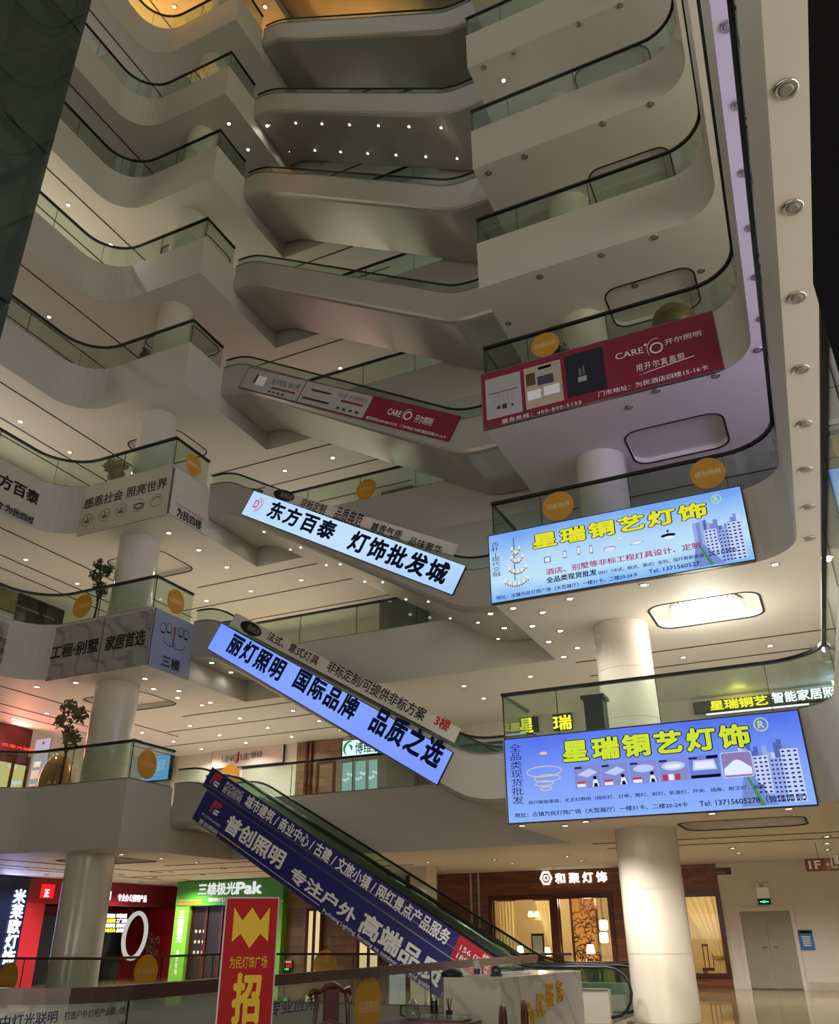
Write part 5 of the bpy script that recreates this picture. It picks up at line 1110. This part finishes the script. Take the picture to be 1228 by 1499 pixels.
# ---- red shop on the left wall
XR1 = -26.0; cre = crop(0, 1250, 330); M_RED = mat('shop_red', '8a1020', .4, noise=.05); M_REDB = mat('shop_red_bright', 'b01a2a', .4, noise=.05)
y0r = at(*cre(150, 200), 'x', XR1).y; y1r = 32.0; zr = at(*cre(700, 285), 'x', XR1).z
t = thing('storefront', 'crimson shop front with white lettering left of the green shop', 'shop', (XR1, (y0r+y1r)/2, 0))
MB().box((XR1-.3, y0r, zr), (XR1, y1r, ZC-.03)).build('fascia', M_RED, t); fr = Frame((XR1, y0r, zr), (0, 1, 0), (0, 0, 1)); fr.ax, fr.val = 'x', XR1
e_w2 = emi('letters_cool', 'eef2ff', 1.8); T(t, fr, '照明', (500, 248), (603, 205), e_w2, cre, n=.03, bold=.04); T(t, fr, '专业办公照明产品', (637, 257), (798, 226), e_w2, cre, n=.03, bold=.03)
p0 = px_uv(fr, cre(213, 240)); p1 = px_uv(fr, cre(300, 168)); print_rects(t, fr, [(p0[0], p0[1], p1[0], p1[1], emi('box_red', 'ff1e2e', 1.2))], 'lit_red_box', .02); T(t, fr, '正', (235, 232), (268, 195), e_w2, cre, n=.03, bold=.04)
MB().box((XR1-2.2, y0r, 0), (XR1-2.0, y1r, zr)).build('rear_wall', M_RED, t)
MB().box((XR1-2.0, y1r-.1, 0), (XR1, y1r, zr)).build('side_wall', M_REDB, t); MB().box((XR1-2.0, y0r, 0), (XR1, y0r+.9, zr)).build('side_pillar', M_REDB, t)
yd = y1r-2.0; MB().box((XR1-1.99, y0r+.95, 0), (XR1-1.6, yd, zr-.35)).build('display_cabinet', mat('cabinet_black', '17171a', .2), t)
fr = Frame((XR1-1.55, y0r, 0), (0, 1, 0), (0, 0, 1)); fr.ax, fr.val = 'x', XR1-1.55
e_ty, e_tw = emi('led_yellow', 'fff13a', 2.0), emi('led_white', 'fffdf4', 2.0)
for k, (bb, s1, s2) in enumerate(((335, '全国招商', '欢迎加盟'), (362, '办公照明', '工厂直销'), (388, '质量保证', '服务到家'), (414, '专业灯具', '品质生活'))):
    ty = e_ty if k % 2 else e_tw
    T(t, fr, s1, (562, bb+12), (628, bb-8), ty, cre, bold=.05); T(t, fr, s2, (632, bb+12), (692, bb-8), e_tw, cre, bold=.05)
    p0 = px_uv(fr, cre(560, bb+13)); p1 = px_uv(fr, cre(694, bb-9))
    MB().obox(fr.O, fr.U, fr.V, fr.N, p0[0], p0[1], p1[0], p1[1], -.04, -.005, None).build('led_row', mat('led_backing', '3a3a34', .5), t)
q = at(*cre(735, 445), 'x', XR1-.6); tt = thing('ring_lamp', 'large white hoop lamp hanging in the red shop front', 'lamp', q)
b = MB(); b.tube([(q.x+.06*math.sin(a), q.y+.62*math.cos(a), q.z+.82*math.sin(a)) for a in [2*PI*i/40 for i in range(40)]], .085, 10, closed=True); b.build('hoop', emi('hoop_white', 'd8d6d0', .75), tt)
for s_ in (-.3, .3): b = MB(); b.tube([(q.x, q.y+s_, q.z+.75), (q.x, q.y+s_, zr)], .008, 5); b.build('hanging_wire', M_STEEL, tt)
P = at(*cre(820, 540), 'x', XR1-.8); P.z = 0; tree(P, 1.6, .35, 'small dry potted plant under the hoop lamp in the red shop', mat('leaf_dry', '6a6040', .6), n=70)
# ---- dark blue shop front with tall white letters at the far left
t = thing('storefront', 'dark blue shop front with tall glowing white letters at the left edge', 'shop', (-26.0, y0r-2, 0)); y0b = y0r-4.5
MB().box((-26.3, y0b, 0), (-25.9, y0r-.03, ZC-.03)).build('panel', mat('shop_blue', '0d1338', .3, noise=.3, scale=1), t)
fr = Frame((-25.9, y0b, 0), (0, 1, 0), (0, 0, 1)); fr.ax, fr.val = 'x', -25.9
ua, vb_ = px_uv(fr, cre(72, 230)); ub = px_uv(fr, cre(136, 230))[0]; vt_ = px_uv(fr, cre(105, 195))[1]; v0_ = px_uv(fr, cre(48, 600))[1]
letters(fr, '米\n莱\n欧\n灯\n饰', (ua, v0_, ub, vt_), emi('letters_blue_white', 'e0e8ff', 2.6), t, .04, .04)
ld = bpy.data.lights.new('bulb', 'AREA'); ld.shape = 'RECTANGLE'; ld.size = 2.6; ld.size_y = .5; ld.energy = 60; ld.color = (.35, .4, 1); o = bpy.data.objects.new('bulb', ld); COL.objects.link(o); o.parent = t; o.location = (.3, 0.9, 2.0); o.rotation_euler = (0, -PI/2, 0)
wallbox('wall_left', (-26.6, -6, 0), (-26.2, y0b-.02, ZC), mat('wall_dark', '3a3230', .5)); wallbox('wall_left', (-29.5, y0b-.02, 0), (-29.3, 32.4, ZC), mat('wall_dark', '3a3230', .5)); wallbox('wall_back', (-29.3, 32.1, 0), (gl+.3, 32.3, ZC), mat('wall_dark', '3a3230', .5)); wallbox('ceiling', (-29.5, 30.0, ZC), (xa, 32.4, ZC+.1), M_SOF)

# ============================================================ GROUND FLOOR RAILINGS
M_BRH = mat('rail_brown', '4a2c22', .25, noise=.1)
near = [(-9.5, 5.62), (XP-.6, 5.62)]+arc(XP-.6, 6.2, .58, -90, 0, 6)[1:]+[(XP-.02, 8.2)]
R1 = railing('frosted railing with wide brown handrail along the near edge of the floor opening', near, 0, h=1.12, group='ground-floor railings', hr=.055, hz=.055, mt=M_FILM, hm=M_BRH)
R2 = railing('clear glass railing with brown handrail running back toward the marble counter', [(XP-.02, 8.25), (XP-.02, 17.0)], 0, h=1.12, group='ground-floor railings', hr=.05, hz=.05, mt=M_CLR, hm=M_BRH)
R3 = railing('glass railing with thin dark handrail at the far side of the floor opening', [(XP-.4, YB+.02), (X0, YB+.02), (X0, YF), (-20, YF), (-20, 8)][::-1], 0, h=1.10, group='ground-floor railings', mt=M_CLR, hm=M_BRH, hr=.03, hz=.025)
for par, q, ax, v in ((R3, (12, 1432), 'y', YF), (R3, (214, 1422), 'y', YF), (R3, (476, 1412), 'y', YB), (R3, (100, 1425), 'y', YF)): 
    if q[0] != 100: sticker(par, at(*q, ax, v), ax, .33)
q = at(537, 1474, 'x', XP+.02); sticker(R2, (XP+.03, q.y, q.z), 'x', .34)
fr = Frame((XP+.03, 6.2, 0), (0, 1, 0), (0, 0, 1)); fr.ax, fr.val = 'x', XP+.03; cn = crop(0, 1250, 330); M_TXG = mat('film_ink', '3a4248', .5, noise=0); M_TXB = mat('film_blue', '2c4a78', .5, noise=0)
def gtext(body, bl, tl, br, mt, c, own=None):
    u0, v0 = px_uv(fr, c(*bl)); v1 = px_uv(fr, c(*tl))[1]; u1 = px_uv(fr, c(*br))[0]
    return letters(fr, body, (u0, v0, u1, v1), mt, own or R1, .004, .02)
gtext('打造户外灯光产业链（世界首馆·全球一馆）', (345, 908), (345, 862), (888, 860), M_TXG, cn); gtext('（照明文化产业）', (640, 962), (640, 915), (865, 930), M_TXG, cn)
gtext('中灯光联明', (-10, 955), (-10, 885), (300, 950), M_TXB, cn)
o = gtext('专业应用', (322, 978), (322, 928), (494, 975), M_TXB, ce2, R2)

# ============================================================ FOREGROUND
# upright red and yellow light box
dirv = at(355, 1440, 'y', 5.2); bx, by = dirv.x, dirv.y; 
A0 = at(331, 1313, 'x', -4.75); hgt = A0.z; A1 = at(398, 1313, 'x', -4.75); w_ = .34
P_l = Vector((A0.x, A0.y, 0)); rdir = Vector((A0.x, A0.y, 0)).normalized(); side = Vector((rdir.y, -rdir.x, 0))
U = (side*.96-rdir*.28).normalized() if False else side
dist = Vector((A0.x, A0.y, 0)).length; wpx = 67
wid = .395*dist/7.0*1.0
fr = Frame(P_l, U, (0, 0, 1)); t = thing('standing_banner', 'tall red standing sign with yellow crown emblem and characters in the foreground', 'sign', P_l)
b = MB(); b.obox(fr.O, fr.U, fr.V, fr.N, -.0, .0, wid, hgt, -.10, -.004); b.build('casing', M_STEEL, t)
M_BRED = mat('banner_gloss_red', 'b3141f', .45, noise=.08, spec=.25); M_BYEL = mat('banner_yellow', 'ecc81e', .4, noise=0)
b = MB(); b.obox(fr.O, fr.U, fr.V, fr.N, .012, .05, wid-.012, hgt-.012, -.0039, .002); b.build('red_face', M_BRED, t)
b = MB(); cw = wid*.66; x0 = wid*.17; yt = hgt-wid*.18; hh = cw*1.2; pts = [(0, .0), (.25, -.28), (.5, .0), (.75, -.28), (1, 0), (1, -.72), (.77, -.56), (.5, -.86), (.23, -.56), (0, -.72)]
V2 = [fr.O+fr.U*(x0+cw*p)+fr.V*(yt+hh*q)+fr.N*.006 for p, q in pts]
for f_ in ((0, 1, 8, 9), (1, 2, 7, 8), (2, 3, 6, 7), (3, 4, 5, 6)): b.face([V2[i] for i in reversed(f_)])
b.build('crown_emblem', M_BYEL, t)
letters(fr, '为民灯饰广场', (wid*.16, hgt-wid*1.19, wid*.84, hgt-wid*.99), M_BYEL, t, .006, 0)
for k, chx in enumerate('招商'): letters(fr, chx, (wid*.28, hgt-wid*(2.03+.94*k), wid*.74, hgt-wid*(1.29+.94*k)), M_BYEL, t, .006, .045)
b = MB(); b.obox(fr.O, fr.U, fr.V, fr.N, -.05, 0, wid+.05, .03, -.25, .15); b.build('foot_plate', M_DARK, t)
# marble counter
M_MARB = marble('counter_marble', 'dcd8d0', 'c6c2ba', .18, .9)
K1 = at(732, 1432, 'z', 1.05); K2 = at(850, 1421, 'z', 1.05); K0 = at(686, 1438, 'z', 1.05)
ed = (K2-K1); ed.z = 0; L = ed.length; ed.normalize(); en = Vector((-ed.y, ed.x, 0)); en = en if en.x < 0 else -en
t = thing('marble_counter', 'white veined marble reception counter with gold characters', 'counter', K1*1-Vector((0, 0, 1.05)))
O = Vector((K1.x, K1.y, 0)); dp = .8
b = MB(); b.obox(O, ed, Vector((0, 0, 1)), -en, 0, 0, L, 1.02, -dp, 0); b.build('body', M_MARB, t)
b = MB(); b.obox(O, ed, Vector((0, 0, 1)), -en, -.0, 1.021, L, 1.05, -dp, 0.0); b.build('top', M_MARB, t)
fr = Frame(O+(-en)*.0, ed, (0, 0, 1))
for k, (chx, f_, z_) in enumerate((('为', .30, .62), ('民', .43, .70), ('服', .55, .80), ('务', .68, .83))):
    letters(fr, chx, (L*f_-.10, z_-.12, L*f_+.10, z_+.14), M_GOLD, t, .004, 0, depth=.02, name='gold_character')
def on_top(px_, py_): 
    P = at(px_, py_, 'z', 1.051); return P
q = O+ed*(L*.2)+en*.5
P = O+ed*.12+en*.75+Vector((0, 0, 1.051)); t = thing('dark_cap', 'dark cloth cap lying on the left end of the counter', 'cap', P); MB().lathe(P, [(.13, 0), (.14, .03), (.11, .08), (.04, .10)], 20).build('crown', M_INK, t); MB().lathe(P+Vector((.1, -.06, 0)), [(.08, .0), (.085, .012)], 16).build('brim', M_INK, t)
P = O+ed*.18+en*.42+Vector((0, 0, 1.051)); t = thing('drink_can', 'white and purple can standing on the counter', 'can', P); MB().lathe(P, [(.034, 0), (.04, .01), (.04, .17), (.034, .18)], 18).build('body', mat('can_white', 'c9c4c8', .3, noise=0), t); MB().lathe(P, [(.041, .03), (.041, .09)], 18).build('label_band', mat('can_purple', '3a3266', .4, noise=0), t); MB().lathe(P, [(.03, .18), (.03, .19)], 14).build('lid', M_STEEL, t)
P = O+ed*.42+en*.28+Vector((0, 0, 1.051)); t = thing('tape_dispenser', 'black tape dispenser on the counter', 'tape dispenser', P); MB().box((P.x-.07, P.y-.03, P.z), (P.x+.07, P.y+.03, P.z+.03)).build('base', M_BLACK, t)
b = MB(); b.tube([(P.x+.045*math.cos(a), P.y, P.z+.065+.035*math.sin(a)) for a in [2*PI*i/20 for i in range(20)]], .02, 8, closed=True); b.build('tape_roll', M_BLACK, t)
P = O+ed*1.0+en*.3+Vector((0, 0, 1.051)); t = thing('paper_stack', 'small stack of papers on the counter', 'papers', P); MB().box((P.x-.15, P.y-.11, P.z), (P.x+.15, P.y+.11, P.z+.02)).build('sheets', M_WHITE, t); MB().box((P.x-.12, P.y-.08, P.z+.0201), (P.x+.1, P.y+.06, P.z+.03)).build('cover', mat('paper_pink', 'b8a098', .5), t)
# high-backed rosewood chair
def rot(P, a): c_, s_ = math.cos(a), math.sin(a); return Vector((P[0]*c_-P[1]*s_, P[0]*s_+P[1]*c_, P[2]))
def tall_chair(P, ang, top, label):
    P = Vector(P); t = thing('carved_chair', label, 'chair', P); g = lambda x, y, z: P+rot((x, y, z), ang); w = .205
    b = MB()
    def qbox(x0, y0, z0, x1, y1, z1, nm, mt=M_ROSE):
        b = MB(); vs = [b.bm.verts.new(g(x, y, z)) for z in (z0, z1) for x, y in ((x0, y0), (x1, y0), (x1, y1), (x0, y1))]
        for q in ((3, 2, 1, 0), (4, 5, 6, 7), (0, 1, 5, 4), (1, 2, 6, 5), (2, 3, 7, 6), (3, 0, 4, 7)): b.bm.faces.new([vs[i] for i in q])
        return b.build(nm, mt, t)
    qbox(-w-.02, -.24, .44, w+.02, .24, .5, 'seat')
    for sx in (-w, w):
        for sy in (-.21, .21): qbox(sx-.02, sy-.02, 0, sx+.02, sy+.02, .44, 'leg')
    for sx in (-1, 1): b = MB(); b.tube([g(sx*w*.96, .21, .5), g(sx*w*.9, .24, .75), g(sx*w*.78, .22, top-.12), g(sx*w*.74, .25, top-.02)], [.022, .02, .02, .022], 8); b.build('back_post', M_ROSE, t)
    b = MB(); b.tube([g(-w*1.02, .27, top-.05), g(-w*.9, .25, top-.0), g(-w*.6, .25, top-.015), g(-w*.3, .25, top+.02), g(0, .25, top+.035), g(w*.3, .25, top+.02), g(w*.6, .25, top-.015), g(w*.9, .25, top), g(w*1.02, .27, top-.05)], [.02, .026, .022, .028, .034, .028, .022, .026, .02], 8); b.build('crest_rail', M_ROSE, t)
    sp = qbox(-.075, .225, .5, .075, .25, top-.0, 'back_splat'); qbox(-.05, .218, .62, .05, .2249, top-.26, 'splat_inlay', mat('inlay_violet', '6a5a72', .4, noise=.3, scale=40))
    for sx in (-1, 1): b = MB(); b.tube([g(sx*w, .21, .74), g(sx*(w+.02), -.02, .72), g(sx*w, -.2, .70)], .018, 7); b.tube([g(sx*w, -.2, .5), g(sx*w, -.2, .70)], .016, 6); b.build('armrest', M_ROSE, t)
    return t
C1 = at(478, 1443, 'z', 1.13); C1 = Vector((C1.x+.235, C1.y-.06, 0))
tall_chair(C1, math.radians(62), 1.10, 'tall carved rosewood chair by the brown handrail')
def round_chair(P, ang, top, label):
    P = Vector(P); t = thing('round_back_chair', label, 'chair', P); g = lambda x, y, z: P+rot((x, y, z), ang)
    MB().lathe(P+Vector((0, 0, .43)), [(.25, 0), (.27, .03), (.25, .06)], 24).build('seat', M_ROSE, t)
    for k in range(4): a = PI/4+k*PI/2; q = rot((.21*math.cos(a), .21*math.sin(a), 0), ang); b = MB(); b.tube([P+q, P+q*.9+Vector((0, 0, .43))], .02, 7); b.build('leg', M_ROSE, t)
    b = MB(); b.tube([g(.30*math.cos(a), .30*math.sin(a), top-.03-.10*abs(math.cos(a))) for a in [PI*i/12 for i in range(13)]], .035, 8); b.build('crest_rail', M_ROSE, t)
    for a in (.25, .5, .75): b = MB(); b.tube([g(.24*math.cos(PI*a), .24*math.sin(PI*a), .48), g(.3*math.cos(PI*a), .3*math.sin(PI*a), top-.06)], .02 if a != .5 else .05, 6); b.build('back_spindle', M_ROSE, t)
    return t
C2 = at(512, 1487, 'z', .92); round_chair((C2.x+.12, C2.y-.62, 0), math.radians(20), .92, 'round-backed rosewood chair in front of the tall carved chair')
def oval_chair(P, ang, top, label):
    P = Vector(P); t = thing('oval_back_chair', label, 'chair', P); g = lambda x, y, z: P+rot((x, y, z), ang)
    def qbox(x0, y0, z0, x1, y1, z1, nm, mt=M_ROSE):
        b = MB(); vs = [b.bm.verts.new(g(x, y, z)) for z in (z0, z1) for x, y in ((x0, y0), (x1, y0), (x1, y1), (x0, y1))]
        for q in ((3, 2, 1, 0), (4, 5, 6, 7), (0, 1, 5, 4), (1, 2, 6, 5), (2, 3, 7, 6), (3, 0, 4, 7)): b.bm.faces.new([vs[i] for i in q])
        return b.build(nm, mt, t)
    qbox(-.22, -.22, .42, .22, .22, .48, 'seat', mat('seat_leather', '6a4028', .4))
    for sx in (-.19, .19):
        for sy in (-.19, .19): qbox(sx-.02, sy-.02, 0, sx+.02, sy+.02, .42, 'leg')
    cz = top-.26; pr = [(.17, -.14), (.19, .0), (.17, .14), (.08, .25), (-.08, .25), (-.17, .14), (-.19, 0), (-.17, -.14), (-.08, -.25), (.08, -.25)]
    b = MB(); b.tube([g(x, .2, cz+z) for x, z in pr], .026, 8, closed=True); b.build('back_frame', M_ROSE, t)
    b = MB(); b.face([g(x*.95, .19, cz+z*.95) for x, z in pr]); b.face([g(x*.95, .212, cz+z*.95) for x, z in reversed(pr)]); b.build('back_pad', mat('seat_leather', '6a4028', .4), t)
    for s_ in (-.12, .12): b = MB(); b.tube([g(s_, .2, .48), g(s_, .2, cz-.22)], .018, 6); b.build('back_post', M_ROSE, t)
    return t
for q, l in (((736, 1473), 'oval-backed chair in front of the counter, the left of two'), ((767, 1465), 'oval-backed chair in front of the counter, the right of two')):
    P = at(*q, 'z', .93); oval_chair((P.x+.19, P.y+.05, 0), math.radians(-75+180 if False else 105), .93, l)
# tea table and tea things
TA = at(705, 1493, 'z', .75); TB = at(545, 1502, 'z', .75)
tc = Vector(((TA.x-.55), TA.y-.1, 0)); x0, x1, y0, y1 = TB.x-.1, TA.x, TA.y-1.0, TA.y
x0 = TA.x-.85
t = thing('tea_table', 'dark wooden tea table at the bottom edge', 'table', ((x0+x1)/2, (y0+y1)/2, 0)); MB().box((x0, y0, .70), (x1, y1, .75), None).build('table_top', M_ROSE, t)
for sx in (x0+.07, x1-.07):
    for sy in (y0+.07, y1-.07): MB().box((sx-.03, sy-.03, 0), (sx+.03, sy+.03, .70)).build('leg', M_ROSE, t)
MB().box((x0+.07, y1-.06, .6), (x1-.07, y1-.04, .70)).build('apron', M_ROSE, t)
def put(px_, py_): P = at(px_, py_, 'z', .751); P.x = min(max(P.x, x0+.12), x1-.1); P.y = min(max(P.y, y0+.1), y1-.08); return P
P = Vector((x0+.2, y1-.25, .751)); t = thing('glass_kettle', 'glass kettle with steel lid on the tea table', 'kettle', P); MB().lathe(P, [(.07, 0), (.085, .04), (.075, .12), (.05, .15)], 20).build('body', glass('kettle_glass', (.8, .85, .85), 1.5), t); MB().lathe(P, [(.052, .15), (.03, .17), (.01, .19)], 16).build('lid', M_STEEL, t); b = MB(); b.tube([P+Vector((-.08, 0, .13)), P+Vector((-.14, 0, .12)), P+Vector((-.14, 0, .04)), P+Vector((-.085, 0, .03))], .01, 6); b.build('handle', M_BLACK, t)
P = Vector((x0+.4, y1-.16, .751)); t = thing('tea_tin', 'black tea tin on the tea table beside the kettle', 'tin', P); MB().lathe(P, [(.035, 0), (.035, .17)], 16).build('body', M_BLACK, t); MB().lathe(P, [(.036, .17), (.036, .2)], 16).build('lid', M_STEEL, t)
P = Vector((x1-.3, y1-.2, .751)); t = thing('tea_tray', 'clear tray box on the right of the tea table', 'tray', P); MB().box((P.x-.22, P.y-.12, P.z), (P.x+.22, P.y+.12, P.z+.015)).build('base', M_ROSE, t); MB().wall([(P.x-.22, P.y-.12), (P.x+.22, P.y-.12), (P.x+.22, P.y+.12), (P.x-.22, P.y+.12), (P.x-.22, P.y-.115)], P.z+.015, P.z+.06, .008).build('rim', M_CLR, t)
P = Vector((x0+.58, y1-.2, .751)); t = thing('pen_pot', 'dark pot of tea tools on the tea table', 'pot', P); MB().lathe(P, [(.03, 0), (.035, .09)], 14).build('body', M_DARK, t); b = MB(); [b.tube([P+Vector((0, 0, .06)), P+Vector((.03*math.cos(k*2.1), .03*math.sin(k*2.1), .2))], .005, 5) for k in range(4)]; b.build('tools', M_DARK, t)
